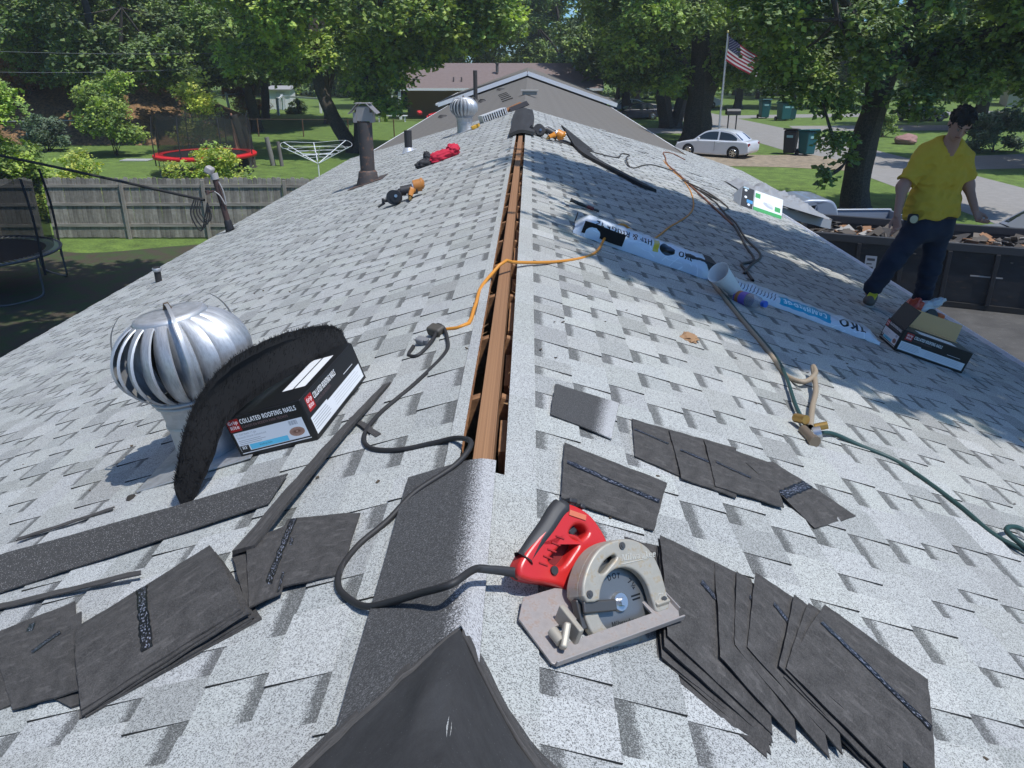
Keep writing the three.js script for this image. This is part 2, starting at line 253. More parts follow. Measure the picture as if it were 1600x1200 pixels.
// ---------- loose cap shingles and strips lying on the roof ----------
// corners [x, z, lift] in the order top-left, top-right, bottom-right, bottom-left
function patch(c, bulge = 0, seed = 1, wob = 0.003) {
  return (s, t) => {
    const e = [0, 1, 2].map((i) => (c[0][i] * (1 - s) + c[1][i] * s) * (1 - t) + (c[3][i] * (1 - s) + c[2][i] * s) * t);
    const q = 0.35 * fbm(e[0] * 40, e[1] * 40, seed + 5) + 0.65 * noise(e[0] * 14, e[1] * 14, seed), k = 0.002; e[0] += k * q * (2 * s - 1) ** 6; e[1] += k * q * (2 * t - 1) ** 6;
    return on(e[0], e[1], e[2] + bulge * Math.sin(Math.PI * t) + wob * fbm(e[0] * 9, e[1] * 9, seed));
  };
}
function cap(label, c, { bulge = 0.004, seal = null, m = M.felt, group, seed = 1, name = 'cap_shingle', uvs = [1, 1], th = 0.0042, cat = 'shingle' } = {}) {
  const o = thing(name, label, cat, [0, 0, 0], 0, group), f = patch(c, bulge, seed);
  mesh('sheet', slab(14, 18, f, th, uvs), m, o);
  if (seal) { // [s0,t0,s1,t1,width]
    const [s0, t0, s1, t1, w] = seal, dx = s1 - s0, dy = t1 - t0, l = Math.hypot(dx, dy), nx = -dy / l * w, ny = dx / l * w;
    mesh('sealant_strip', surf(4, 24, (a, b) => { const k = (a - 0.5) * (1 + 0.35 * fbm(b * 9, seed, a)); const q = f(s0 + dx * b + nx * k, t0 + dy * b + ny * k); q[1] += 0.0022; return q; }), M.seal, o);
  }
  return o;
}
const fan = {
  A0: [[.362, -1.699, .026], [.560, -1.677, .03], [.515, -1.461, .03], [.371, -1.462, .026]],
  A: [[.454, -1.724, .046], [.667, -1.634, .05], [.589, -1.164, .012], [.411, -1.33, .044]],
  B: [[.579, -1.659, .050], [.704, -1.541, .053], [.635, -1.161, .014], [.515, -1.306, .048]],
  C: [[.632, -1.65, .053], [.752, -1.523, .056], [.691, -1.139, .016], [.556, -1.354, .052]],
  D: [[.684, -1.665, .056], [.803, -1.563, .059], [.724, -1.156, .019], [.583, -1.353, .056]],
  E: [[.765, -1.608, .059], [.876, -1.483, .061], [.766, -1.158, .022], [.642, -1.318, .059]],
  E2: [[.794, -1.59, .062], [.951, -1.426, .062], [.822, -1.117, .026], [.654, -1.312, .062]],
  F: [[.837, -1.597, .065], [1.009, -1.414, .064], [.889, -1.12, .030], [.67, -1.335, .065]],
};
cap('small dark cap shingle half hidden behind the red circular saw', fan.A0, { seed: 2 });
cap('wide dark cap shingle with black tar strip, right beside the saw guard', fan.A, { bulge: 0.014, seal: [0.42, 0.32, 0.78, 0.5, 0.06], seed: 3 });
cap('second dark shingle of the fanned row, partly over the one beside the saw', fan.B, { bulge: 0.012, seed: 4 });
cap('third dark shingle of the fan, its tar strip broken into white patches', fan.C, { bulge: 0.012, seal: [0.2, 0.28, 0.75, 0.36, 0.07], seed: 5 });
cap('fourth dark shingle of the fan beside the saw, narrow sliver showing', fan.D, { bulge: 0.012, seal: [0.3, 0.3, 0.62, 0.42, 0.06], seed: 6 });
cap('fifth dark shingle of the fan, just under the two outermost sheets', fan.E, { bulge: 0.012, seed: 7 });
cap('next-to-outermost dark shingle of the fan, thin edge showing', fan.E2, { bulge: 0.012, seed: 8 });
cap('outermost dark shingle of the fan with one long bluish tar strip', fan.F, { bulge: 0.012, seal: [0.06, 0.34, 0.99, 0.55, 0.055], seed: 9 });
for (let i = 0; i < 5; i++) { const d = rng(60 + i), k = 0.04 - i * 0.0078, c = fan.A.map((q) => [q[0] - 0.012 * d() - 0.004 * i, q[1] + 0.025 * d() + 0.008 * i, Math.max(0.006, q[2] - 0.05 + k)]); cap('dark shingle of the pile under the fan, only its lower edge showing', c, { bulge: 0.012, seed: 20 + i, group: 'shingles underneath the fan by the saw' }); }
for (let i = 0; i < 4; i++) { const d = rng(80 + i), c = fan.E2.map((q) => [q[0] - 0.02 + 0.02 * d(), q[1] + 0.012 * d() + 0.004, Math.max(0.006, q[2] - 0.013 * (i + 1))]); cap('dark shingle stacked below the outer end of the fan', c, { bulge: 0.012, seed: 30 + i, group: 'shingles under the outer end of the fan' }); }
// face-up sample and single sheets on the right slope
{ const m = new THREE.MeshStandardMaterial({ map: darkFade, roughness: 0.95, side: THREE.DoubleSide });
  cap('single shingle lying face up, dark granules fading to pale at its right end', [[.22, -2.609, .012], [.448, -2.62, .012], [.387, -2.29, .014], [.195, -2.33, .012]], { m, bulge: 0.006, seed: 41 }); }
cap('single dark cap shingle between the saw and the face-up shingle, tar strip along its middle', [[.233, -2.157, .012], [.536, -2.099, .012], [.452, -1.791, .014], [.211, -1.811, .016]], { seal: [0.04, 0.42, 0.98, 0.5, 0.075], bulge: 0.008, seed: 42 });
cap('first of four overlapping dark shingles, nearest the ridge with rust mark', [[.482, -2.516, .01], [.703, -2.532, .01], [.613, -2.17, .01], [.455, -2.221, .01]], { seal: [0.02, 0.32, 0.6, 0.42, 0.04], seed: 43 });
cap('second of four overlapping dark shingles, crossed by a thin tar line', [[.608, -2.507, .016], [.853, -2.538, .016], [.755, -2.136, .016], [.589, -2.152, .016]], { seal: [0.1, 0.44, 0.7, 0.55, 0.04], seed: 44 });
cap('third of four overlapping dark shingles, under the skewed end one', [[.73, -2.501, .022], [.954, -2.487, .022], [.913, -2.161, .022], [.696, -2.16, .022]], { seal: [0.1, 0.5, 0.6, 0.6, 0.045], seed: 45 });
cap('skewed end sheet of the four overlapping dark shingles, farthest down the slope', [[.852, -2.405, .028], [.969, -2.486, .028], [1.197, -2.293, .008], [.995, -2.11, .008]], { seal: [0.02, 0.55, 0.98, 0.45, 0.12], seed: 46 });
// the pile on the left slope
const top = [[-.958, -1.543, .05], [-.707, -1.773, .05], [-.502, -1.431, .05], [-.789, -1.256, .022]];
for (let i = 7; i >= 1; i--) { const d = rng(100 + i), c = top.map((q, j) => [q[0] + 0.02 * (d() - 0.3) + 0.004 * i * (j === 2 ? 1 : 0), q[1] + 0.02 * (d() - 0.5), Math.max(0.006, q[2] - 0.0062 * i)]); cap('dark shingle in the bowed pile left of the felt, only its edge showing', c, { bulge: 0.02, seed: 50 + i, group: 'shingles under the top sheet of the bowed pile' }); }
cap('bowed top sheet of the pile left of the felt, wide tar strip across it', top, { bulge: 0.022, seal: [0.47, 0.02, 0.42, 0.86, 0.075], seed: 47 });
cap('dark shingle under the bowed pile, towards the grey bar', [[-.638, -1.741, .02], [-.506, -1.818, .014], [-.458, -1.509, .014], [-.5, -1.456, .026]], { seed: 48 });
cap('thin dark shingle between the bowed pile and the flat sheet by the cable', [[-.612, -1.779, .028], [-.466, -1.835, .02], [-.433, -1.497, .02], [-.494, -1.455, .03]], { seal: [0.86, 0.02, 0.9, 0.98, 0.08], seed: 49 });
cap('flat dark sheet beside the black cable, tar strip on its left edge', [[-.519, -1.847, .026], [-.308, -1.791, .012], [-.297, -1.519, .012], [-.493, -1.518, .026]], { seal: [0.1, 0.02, 0.1, 0.98, 0.09], seed: 51 });
cap('flat dark sheet at the outer left end of the bowed pile', [[-1.369, -1.675, .012], [-1.079, -1.741, .016], [-.864, -1.382, .016], [-1.12, -1.333, .01]], { seal: [0.62, 0.1, 0.5, 0.6, 0.06], seed: 52 });
cap('dark sheet tucked under the left edge of the bowed pile', [[-1.232, -1.615, .024], [-1.006, -1.65, .03], [-.821, -1.319, .03], [-.994, -1.33, .014]], { seal: [0.4, 0.35, 0.75, 0.2, 0.05], seed: 53 });
cap('small torn dark piece below the bowed pile', [[-1.002, -1.402, .01], [-.915, -1.474, .016], [-.738, -1.302, .016], [-.835, -1.29, .01]], { seed: 54 });
{ const c = [[-1.95, -2.216, .017], [-.613, -2.169, .017], [-.62, -1.994, .017], [-1.7, -1.903, .017]];
  cap('long strip of bare dark granules laid down the left slope below the turbine vent', c, { m: M.dark, uvs: [1.3, 0.2], bulge: 0.002, name: 'starter_strip', cat: 'roofing strip', seed: 55 }); }
cap('long tapering grey strip leaning from the nail carton towards the bowed pile', [[-.414, -2.745, .012], [-.385, -2.75, .012], [-.57, -1.726, .04], [-.628, -1.722, .04]], { name: 'roofing_strip', cat: 'roofing strip', th: 0.012, bulge: 0.012, seed: 56 });
cap('short dark offcut crossing under the black cable', [[-.494, -2.508, .008], [-.484, -2.526, .008], [-.34, -2.281, .01], [-.356, -2.269, .01]], { name: 'offcut', cat: 'offcut', th: 0.008, seed: 57 });
cap('thin dark sliver reaching left from the bowed pile', [[-1.45, -1.868, .012], [-.91, -1.785, .03], [-.9, -1.762, .03], [-1.42, -1.835, .012]], { name: 'offcut', cat: 'offcut', seed: 58 });
cap('narrow loose shingle edge at the far left of the dark strip', [[-1.6, -2.3, .02], [-1.27, -2.33, .014], [-1.27, -2.315, .014], [-1.6, -2.28, .02]], { name: 'offcut', cat: 'offcut', seed: 59 });
// ---------- ground, road, drives ----------
const grassTex = dataTex(1024, 1024, (x, y) => {
  const t = (q) => q; const a = fbm(x / 170, y / 170, 1) * Math.min(1, 4 * Math.min(x, 1024 - x) / 1024 + 0.2), b = fbm(x / 22, y / 22, 4), c = gat(x, y), d = gat(x >> 1, (y >> 1) + 300);
  const k = 0.78 + 0.34 * a + 0.34 * b + 0.5 * (0.5 * c + 0.5 * d - 0.5); const dry = Math.max(0, a * 0.5 + b * 0.4 - 0.22);
  return [0.13 * k + 0.12 * dry, 0.21 * k + 0.08 * dry, 0.03 * k + 0.03 * dry];
});
const dirtTex = dataTex(512, 512, (x, y) => { const k = 0.8 + 0.3 * fbm(x / 60, y / 60, 2) + 0.2 * fbm(x / 12, y / 12, 6) + 0.25 * (gat(x, y) - 0.5); return [0.34 * k, 0.27 * k, 0.185 * k]; });
const roadTex = dataTex(512, 512, (x, y) => { const k = 0.92 + 0.1 * fbm(x / 70, y / 70, 3) + 0.05 * fbm(x / 9, y / 9, 3) + 0.2 * (gat(x, y) - 0.5); const cr = Math.abs(fbm(x / 80, y / 80, 40)) < 0.008 ? 0.7 : 1; return [0.29 * k * cr, 0.275 * k * cr, 0.255 * k * cr]; });
const asphTex = dataTex(512, 512, (x, y) => { const k = 0.85 + 0.25 * fbm(x / 90, y / 90, 9) + 0.35 * (gat(x, y) - 0.5) + Math.max(0, fbm(x / 30, y / 30, 6) - 0.3) * 0.6; return [0.085 * k, 0.08 * k, 0.073 * k]; });
const shadeTex = dataTex(512, 512, (x, y) => { const n1 = fbm(x / 80, y / 80, 12), n2 = fbm(x / 18, y / 18, 2), c = gat(x, y); const e = Math.max(0, Math.min(1, 0.5 + n1 * 1.3 + n2 * 0.5)); const k = 0.5 + 0.42 * c; return [(0.05 * e + 0.075 * (1 - e)) * k, (0.085 * e + 0.058 * (1 - e)) * k, (0.02 * e + 0.036 * (1 - e)) * k]; });  // soil and grass mix; the shade over the yard is put into its dark colour
const flat = (w, d, x, y, z, tex, s, yaw = 0) => { const g = new THREE.PlaneGeometry(w, d); g.rotateX(-Math.PI / 2); g.rotateY(yaw); g.translate(x, y, z); return [g, new THREE.MeshStandardMaterial({ map: repd(tex, w / s, d / s), roughness: 0.97, side: THREE.DoubleSide })]; };
function poly(pts, y, tex, s) { const sh = new THREE.Shape(pts.map((p) => new THREE.Vector2(p[0], -p[1]))); const g = new THREE.ShapeGeometry(sh, 4); g.rotateX(-Math.PI / 2); g.translate(0, y, 0); const t = repd(tex, 1 / s, 1 / s); return [g, new THREE.MeshStandardMaterial({ map: t, roughness: 0.97, side: THREE.DoubleSide })]; }
struct('ground', ...flat(900, 900, 0, 0, -60, grassTex, 5));
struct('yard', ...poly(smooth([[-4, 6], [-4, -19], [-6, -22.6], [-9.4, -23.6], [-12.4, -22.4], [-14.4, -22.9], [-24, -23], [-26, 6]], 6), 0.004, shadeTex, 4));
struct('road', ...poly([[15.6, -10], [15.9, -42], [14.6, -60], [12.4, -84], [6, -120], [10, -122], [17.6, -88], [20.6, -60], [21.2, -34], [21.4, -10]], 0.008, roadTex, 4));
struct('driveway', ...poly(smooth([[4, -47.5], [8, -48.2], [14, -47.4], [16.2, -47.6], [16.2, -40.8], [13, -42.0], [9, -42.4], [4, -42]], 5), 0.012, dirtTex, 4));
struct('driveway', ...poly([[4, -61], [15.2, -61.3], [15.0, -65.4], [4, -66.5]], 0.012, roadTex, 4));
struct('driveway', ...poly([[20.2, -63.5], [21, -68.2], [44, -70], [46, -65]], 0.012, roadTex, 4));
struct('driveway', ...poly([[18, -76.2], [17.6, -80], [48, -88], [50, -83]], 0.012, roadTex, 4));
struct('driveway', ...poly([[20.6, -41], [20.9, -46], [44, -53], [46, -46]], 0.012, roadTex, 4));
struct('driveway', ...poly([[4.6, 2], [4.6, -16.2], [6, -19], [5.4, -24.6], [14, -24.2], [16, -22], [18, -14], [18, 2]], 0.012, asphTex, 4));
// a bank of bare brown earth and leaf litter beyond the left yards
{ const litter = dataTex(512, 512, (x, y) => { const k = 0.6 + 0.5 * fbm(x / 40, y / 40, 4) + 0.9 * (gat(x >> 1, y >> 1) - 0.5); return [0.33 * k, 0.19 * k, 0.085 * k]; });
  const g = surf(40, 16, (a, b) => { const x = -47 + 26 * a, z = -52 - 13 * b; return [x, -0.05 + 4.1 * Math.sin(Math.PI * Math.min(1, b * 0.62)) * Math.sin(Math.PI * Math.min(1, 0.06 + a * 0.94)) ** 0.6 + 0.5 * fbm(x / 3, z / 3, 1) * Math.sin(Math.PI * a), z]; }, [8, 4]);
  struct('earth_bank', g, new THREE.MeshStandardMaterial({ map: litter, roughness: 1, side: THREE.DoubleSide })); }
// ---------- houses beyond ----------
const roofTaupe = dataTex(512, 512, (x, y) => { const row = Math.floor(y / 32), cell = Math.floor((x + (row % 3) * 21) / 40); const k = 0.85 + 0.13 * fbm(x / 120, y / 120, 2) + 0.16 * gat(cell * 7 + 3, row * 13) + 0.22 * (gat(x, y) - 0.5); return [0.155 * k, 0.142 * k, 0.124 * k]; });
const roofBrown = dataTex(512, 512, (x, y) => { const row = Math.floor(y / 16); const k = 0.9 + 0.1 * fbm(x / 100, y / 100, 7) + 0.07 * gat(3, row * 13) + 0.2 * (gat(x, y) - 0.5); return [0.2 * k, 0.152 * k, 0.14 * k]; });
const texM = (t, x, y, rough = 0.95) => new THREE.MeshStandardMaterial({ map: repd(t, x, y), roughness: rough, side: THREE.DoubleSide });
{ // next unit of the row: older roof, then a raised unit with white rake boards
  const o = thing('row_house', 'weathered taupe shingled roof continuing past the pale one, with white raked gable', 'house');
  const dz = 0.014, e = (s, x, z) => [s * x, RY - x / 3 - dz, z];
  for (const [s, hw] of [[-1, 4.15], [1, 4.4]]) {
    const seam = (x) => -(18 + 0.9 * x / CS) + 0.5;
    const g = surf(12, 40, (a, b) => { const x = hw * a, z0 = seam(x), z = z0 + (-47 - z0) * b; return e(s, x, z); }, [4, 28]);
    mesh('roof_slope', g, texM(roofTaupe, 1, 1), o);
    mesh('fascia', box(0.03, 0.17, 26, s * (hw + 0.016), RY - hw / 3 - 0.1, -34.6), M.white, o);
    mesh('wall', box(0.16, RY - hw / 3 - 0.1, 25.4, s * (hw - 0.5), (RY - hw / 3 - 0.1) / 2, -34.7), M.siding, o);
  }
  for (let k = 0; k < 5; k++) mesh('loose_tab', mv(rot(box(0.32, 0.03, 0.1), 0, 0, SLOPE), -0.5 - 0.09 * k, roofY(0.5 + 0.09 * k) + 0.03, -24 - k * 1.7), mat(0.06, 0.055, 0.05, 0.9), o);
  mesh('roof_vent', merge([box(0.42, 0.1, 0.36, 0.12, RY + 0.02, -24.6, 0.02), box(0.5, 0.03, 0.44, 0.12, RY + 0.085, -24.6)]), mat(0.3, 0.29, 0.27, 0.7), o);
  for (const [x, z, h, r] of [[-2.1, -35, 1.2, 0.085], [-1.6, -31, 0.12, 0.09], [-2.9, -29.5, 0.1, 0.1], [-1.15, -38, 0.1, 0.12]]) mesh('vent_pipe', merge([cyl(r, r, h, x, roofY(x) + h / 2 - 0.03, z, 12), cyl(r * 1.35, r * 1.9, 0.08, x, roofY(x) + 0.02, z, 12)]), mat(0.05, 0.045, 0.042, 0.7), o);
  const up = thing('gabled_house', 'raised end house with white rake boards standing above the taupe roof', 'house');
  for (const s of [-1, 1]) {
    const a = [0, RY + 0.28, -44.6], b = [s * 4.7, RY + 0.28 - 4.7 / 3, -44.6];
    mesh('roof_slope', surf(4, 4, (p, q) => [s * 4.7 * p, RY + 0.3 - 4.7 * p / 3, -44.5 - 14 * q], [3, 8]), texM(roofTaupe, 1, 1), up);
    mesh('rake_board', beam([a[0], a[1] - 0.09, a[2] + 0.08], [b[0], b[1] - 0.09, b[2] + 0.08], 0.05, 0.2), M.white, up);
    mesh('soffit', surf(2, 2, (p, q) => [s * 4.7 * p, RY + 0.12 - 4.7 * p / 3, -44.5 - 0.5 * q]), M.white, up);
    mesh('wall', box(0.16, 2.7, 13.4, s * 4.2, 1.35, -51.6), M.siding, up);
  }
  const sh = new THREE.Shape([[-4.2, 0], [4.2, 0], [4.2, 2.95], [0, RY + 0.22], [-4.2, 2.95]].map((p) => new THREE.Vector2(...p)));
  mesh('gable_wall', mv(new THREE.ExtrudeGeometry(sh, { depth: 0.15, bevelEnabled: false }), 0, 0, -45.2), mat(0.07, 0.065, 0.06, 0.9), up);  // dark tone stands for the shade under the rake overhang
  mesh('gutter', box(0.1, 0.1, 14, -4.76, RY + 0.28 - 4.7 / 3 - 0.06, -51.5), M.white, up);
}
{ // brown-roofed house across the end
  const o = thing('brown_roof_house', 'low house with dusty brown roof, dark open carport and white posts', 'house');
  const z0 = -74.6, z1 = -84, yr = 4.62, ye = 2.62;
  mesh('roof_slope', surf(2, 2, (a, b) => [-11.6 + 18.2 * a, ye + (yr - ye) * b, z0 - (z0 - z1) / 2 * -0 - 4.7 * b], [18, 8]), texM(roofBrown, 0.5, 0.5), o);
  mesh('roof_slope', surf(2, 2, (a, b) => [-11.6 + 18.2 * a, yr - (yr - ye) * b, z0 - 4.7 - 4.7 * b], [18, 8]), texM(roofBrown, 0.5, 0.5), o);
  mesh('fascia', box(18.2, 0.2, 0.04, -2.5, ye - 0.1, z0 + 0.02), M.white, o);
  mesh('wall', merge([box(17.4, 2.5, 0.16, -2.5, 1.25, z0 - 4), box(0.16, 2.5, 8, 6.2, 1.25, z0 - 4.8)]), mat(0.34, 0.22, 0.12, 0.9), o);
  for (const x of [-11.3, -4.2, 2.5]) mesh('post', box(0.22, 2.5, 0.22, x, 1.25, z0 - 0.2), M.white, o);
  mesh('chimney_pipe', merge([cyl(0.13, 0.13, 0.75, -2.8, 4.2, z0 - 2.6, 12), cyl(0.19, 0.19, 0.1, -2.8, 4.62, z0 - 2.6, 12)]), mat(0.1, 0.1, 0.1, 0.5), o);
  for (const x of [-6.6, -5.9]) mesh('vent_pipe', cyl(0.07, 0.07, 0.4, x, 3.3, z0 - 1.2, 10), mat(0.12, 0.1, 0.1, 0.6), o);
  mesh('bench', merge([box(2.6, 0.06, 0.6, -11.6, 0.5, z0 + 2.6), box(0.08, 0.5, 0.5, -12.7, 0.25, z0 + 2.6), box(0.08, 0.5, 0.5, -10.5, 0.25, z0 + 2.6)]), M.white, o);
  const r = rng(9), g = []; for (let i = 0; i < 9; i++) g.push(mv(rot(box(rr(r, 0.3, 0.8), rr(r, 0.06, 0.25), rr(r, 0.3, 0.6), 0, 0, 0, 0.03), rr(r, -0.4, 0.4), r() * 3, rr(r, -0.4, 0.4)), -9.9 + 2.6 * r(), 0.3 + 0.5 * r(), z0 + 2.9 - 0.8 * r()));
  tag(mesh('tarpaulin', merge(g), mat(0.62, 0.02, 0.025, 0.6)), 'crumpled bright red tarpaulin heaped by the carport post', 'tarpaulin');
}
function farHouse(label, x, z, w, d, h, col, yaw) {
  const o = thing('far_house', label, 'house', [x, 0, z], yaw);
  mesh('wall', box(w, h, d, 0, h / 2, 0), col, o);
  const sh = new THREE.Shape([[-d / 2 - 0.4, h], [d / 2 + 0.4, h], [0, h + d * 0.24]].map((p) => new THREE.Vector2(...p))); const g = new THREE.ExtrudeGeometry(sh, { depth: w + 0.8, bevelEnabled: false }); g.translate(0, 0, -w / 2 - 0.4); g.rotateY(Math.PI / 2);
  mesh('roof', g, texM(roofTaupe, 1, 1), o);
  for (let i = 0; i < 3; i++) { const f = mesh('window', box(1.2, 1.1, 0.06, -w / 3 + i * w / 3, h * 0.55, d / 2 + 0.03), M.white, o); mesh('pane', box(1.0, 0.9, 0.05, -w / 3 + i * w / 3, h * 0.55, d / 2 + 0.045), mat(0.03, 0.04, 0.05, 0.1), f); }
}
farHouse('grey house glimpsed through the trees above the brown bank', -48, -76, 15, 8, 4.4, mat(0.42, 0.42, 0.44, 0.8), 0.15);
farHouse('pale house deep in the trees behind the parked cars across the road', 62, -96, 16, 8, 3, mat(0.5, 0.46, 0.4, 0.8), -0.4);
{ const o = thing('garden_shed', 'small white shed at the far end of the left lawn', 'shed', [-26.2, 0, -90]);
  mesh('wall', box(2.4, 2, 2, 0, 1, 0), M.white, o); mesh('roof', mv(rot(box(2.8, 0.1, 2.5), 0.12, 0, 0), 0, 2.1, 0), mat(0.3, 0.3, 0.3, 0.8), o); mesh('door', box(0.9, 1.7, 0.05, 0.2, 0.86, 1.03), mat(0.55, 0.57, 0.6, 0.6), o); }
// ---------- board fence of the left yard ----------
{ const bm = [0, 1, 2, 3].map((i) => { const t = repd(greyWood, 0.5, 1); t.offset.set(i * 0.23, i * 0.31); const k = [1, 0.82, 1.12, 0.68][i]; return new THREE.MeshStandardMaterial({ map: t, color: lin(0.82 * k, 0.8 * k, 0.76 * k), roughness: 0.95 }); });
  const bg = [0, 1, 2].map((i) => { const s = new THREE.Shape([[-0.068, 0], [0.068, 0], [0.068, 1.72 + i * 0.02], [0.045, 1.76 + i * 0.02], [-0.045, 1.77 + i * 0.02], [-0.068, 1.73 + i * 0.02]].map((p) => new THREE.Vector2(...p))); return new THREE.ExtrudeGeometry(s, { depth: 0.018, bevelEnabled: false }); });
  const r = rng(404);
  const run = (name, label, x0, x1, z0, z1, seedPosts) => {
    const o = thing(name, label, 'fence', [x0, 0, z0], Math.atan2(-(z1 - z0), x1 - x0)), L = Math.hypot(x1 - x0, z1 - z0);
    for (let x = 0.07; x < L; x += 0.143) { const b = mesh('board', bg[Math.floor(r() * 3)], bm[Math.floor(r() * 4)], o); b.position.set(x, 0.03 + 0.02 * r(), -0.02 + 0.004 * r()); b.rotation.z = 0.012 * (r() - 0.5); }
    for (const y of [0.42, 1.05, 1.6]) mesh('rail', box(L, 0.09, 0.028, L / 2, y, 0.014), bm[0], o);
    for (let x = seedPosts; x < L; x += 2.45) mesh('post', box(0.09, 1.76, 0.07, x, 0.88, 0.06), bm[0], o);
  };
  run('board_fence', 'weathered grey board fence with rails, running behind the left slope', -14.45, -4.2, -24.3, -24.5, 2.35);
  run('board_fence', 'shorter grey board fence length behind the dark trampoline', -22, -14.75, -24.0, -24.2, 1.1);
}
// white rail fences and wire fences on the lawns
{ const o = thing('rail_fence', 'white post and rail fence at the far end of the lawn', 'fence');
  const P = [[-23.8, -80.2], [-25.6, -88], [-20.4, -83], [-17, -86], [-13.4, -88]];
  for (const [x, z] of P) mesh('post', box(0.2, 1.55, 0.2, x, 0.77, z), M.white, o);
  for (const [a, b] of [[0, 1], [1, 2], [3, 4]]) mesh('rail', beam([P[a][0], 1.35, P[a][1]], [P[b][0], 1.35, P[b][1]], 0.1, 0.16), M.white, o);
  const q = thing('rail_fence', 'leaning white posts and single rail behind the red trampoline', 'fence');
  const Q = [[-26.6, -60], [-25.3, -62.5], [-25.9, -68], [-26.4, -71], [-26.9, -76], [-27.3, -82]];
  Q.forEach(([x, z], i) => mesh('post', rod([x, 0, z], [x - 0.2 - 0.1 * (i % 2), 2.2, z], 0.11, 0.11, 6), M.white, q));
  mesh('rail', beam([-29.4, 1.55, -55], [-27.4, 2.0, -82], 0.08, 0.1), mat(0.5, 0.5, 0.5, 0.6), q);
  const w = thing('wire_fence', 'chain link fence with grey top rails along the left garden', 'fence');
  const W = [[-37, -52], [-32, -53], [-28, -54], [-24, -60]];
  W.forEach(([x, z]) => mesh('post', cyl(0.05, 0.05, 1.4, x, 0.7, z, 8), M.galv, w));
  for (let i = 0; i < 3; i++) mesh('top_rail', rod([W[i][0], 1.38, W[i][1]], [W[i + 1][0], 1.38, W[i + 1][1]], 0.035, 0.035, 6), M.galv, w);
  const v = thing('wire_fence', 'low rusty wire fence across the sunlit lawn', 'fence');
  for (let i = 0; i < 7; i++) mesh('post', cyl(0.04, 0.04, 1.2, -22 + i * 3.2, 0.6, -58.5 + i * 0.2, 6), mat(0.12, 0.06, 0.035, 0.9), v);
  mesh('wire', rod([-22, 1.15, -58.5], [-2.8, 1.15, -57.3], 0.018, 0.018, 5), mat(0.1, 0.07, 0.05, 0.9), v);
  const u = thing('post_pair', 'two short rusty posts standing on the left lawn', 'post', [-23.9, 0, -52]);
  for (const x of [0, 0.7]) mesh('post', cyl(0.07, 0.08, 1.2, x, 0.6, 0, 8), mat(0.1, 0.05, 0.03, 0.9), u);
  tag(mesh('stepping_slab', box(1.5, 0.06, 0.8, -21.0, 0.03, -44.2, 0.02), mat(0.36, 0.36, 0.34, 0.9)), 'pale flat slab lying in the grass left of the red trampoline', 'slab');
}
// overhead lines
{ const wire = (label, a, b, sag, r) => { const pts = []; for (let i = 0; i <= 16; i++) { const t = i / 16; pts.push([a[0] + (b[0] - a[0]) * t, a[1] + (b[1] - a[1]) * t - sag * 4 * t * (1 - t), a[2] + (b[2] - a[2]) * t]); } return tag(mesh('overhead_wire', tubeG(pts, r, 40, 5), mat(0.16, 0.16, 0.17, 0.5)), label, 'wire'); };
  wire('upper thin grey wire strung through the left trees', [-40, 6.1, -46], [-11, 5.6, -50], 0.5, 0.012);
  wire('lower thin grey wire strung through the left trees', [-34, 4.6, -46], [-11, 5.2, -50], 0.5, 0.012);
  const c = [[-16, 5.0, -13.6], [-8.27, 3.74, -13], [-6.4, 3.42, -12.7], [-5.2, 3.24, -12.35], [-4.8, 3.18, -12.25]];
  const o = thing('service_cable', 'thick black power cable sagging in to the brown service mast', 'cable');
  mesh('cable', tubeG(c, 0.022, 60, 7), M.rubber, o);
  for (let k = 0; k < 4; k++) mesh('drip_loop', tubeG([[-4.95 + 0.03 * k, 3.2, -12.25], [-5.02 + 0.05 * k, 2.98, -12.2], [-4.9 + 0.05 * k, 2.72 + 0.05 * k, -12.2], [-4.8 + 0.03 * k, 2.95, -12.2], [-4.74, 3.15, -12.2]], 0.011, 30, 6), M.rubber, o);
}
// ---------- trees and shrubs ----------
function sprigGeo(seed, n, leaf, spread) { // a handful of folded leaves round a point
  const r = rng(seed), p = [], nn = []; const a = V(), b = V(), c = V();
  for (let i = 0; i < n; i++) {
    const o = V(rr(r, -1, 1), rr(r, -0.6, 0.6), rr(r, -1, 1)).multiplyScalar(spread), yaw = r() * 6.283, tilt = rr(r, -0.2, 1.0), l = leaf * rr(r, 0.7, 1.25), w = l * 0.42;
    const q = new THREE.Quaternion().setFromEuler(new THREE.Euler(tilt, yaw, rr(r, -0.5, 0.5), 'YXZ'));
    const P = [[0, 0, 0], [w, -0.12 * l, 0.45 * l], [0, 0, l], [-w, -0.12 * l, 0.45 * l]].map((v) => V(...v).applyQuaternion(q).add(o));
    for (const [i0, i1, i2] of [[0, 1, 2], [0, 2, 3]]) { p.push(...P[i0], ...P[i1], ...P[i2]); }
  }
  const g = new THREE.BufferGeometry(); g.setAttribute('position', new THREE.Float32BufferAttribute(p, 3)); g.computeVertexNormals(); return g;
}
const sprigs = [sprigGeo(1, 7, 0.62, 0.55), sprigGeo(2, 7, 0.58, 0.6), sprigGeo(3, 9, 0.4, 0.6)];
const leafMat = new THREE.MeshPhysicalMaterial({ color: 0xffffff, roughness: 0.75, transmission: 0.4, thickness: 0, side: THREE.DoubleSide });
const barkTex = dataTex(256, 512, (x, y) => { const k = 0.55 + 0.55 * fbm(x / 9, y / 46, 4) + 0.25 * fbm(x / 40, y / 60, 9) + 0.2 * (gat(x, y) - 0.5); return [0.088 * k + 0.012, 0.076 * k + 0.01, 0.06 * k + 0.008]; });
const barkM = new THREE.MeshStandardMaterial({ map: repd(barkTex, 2, 3), roughness: 1, side: THREE.DoubleSide });
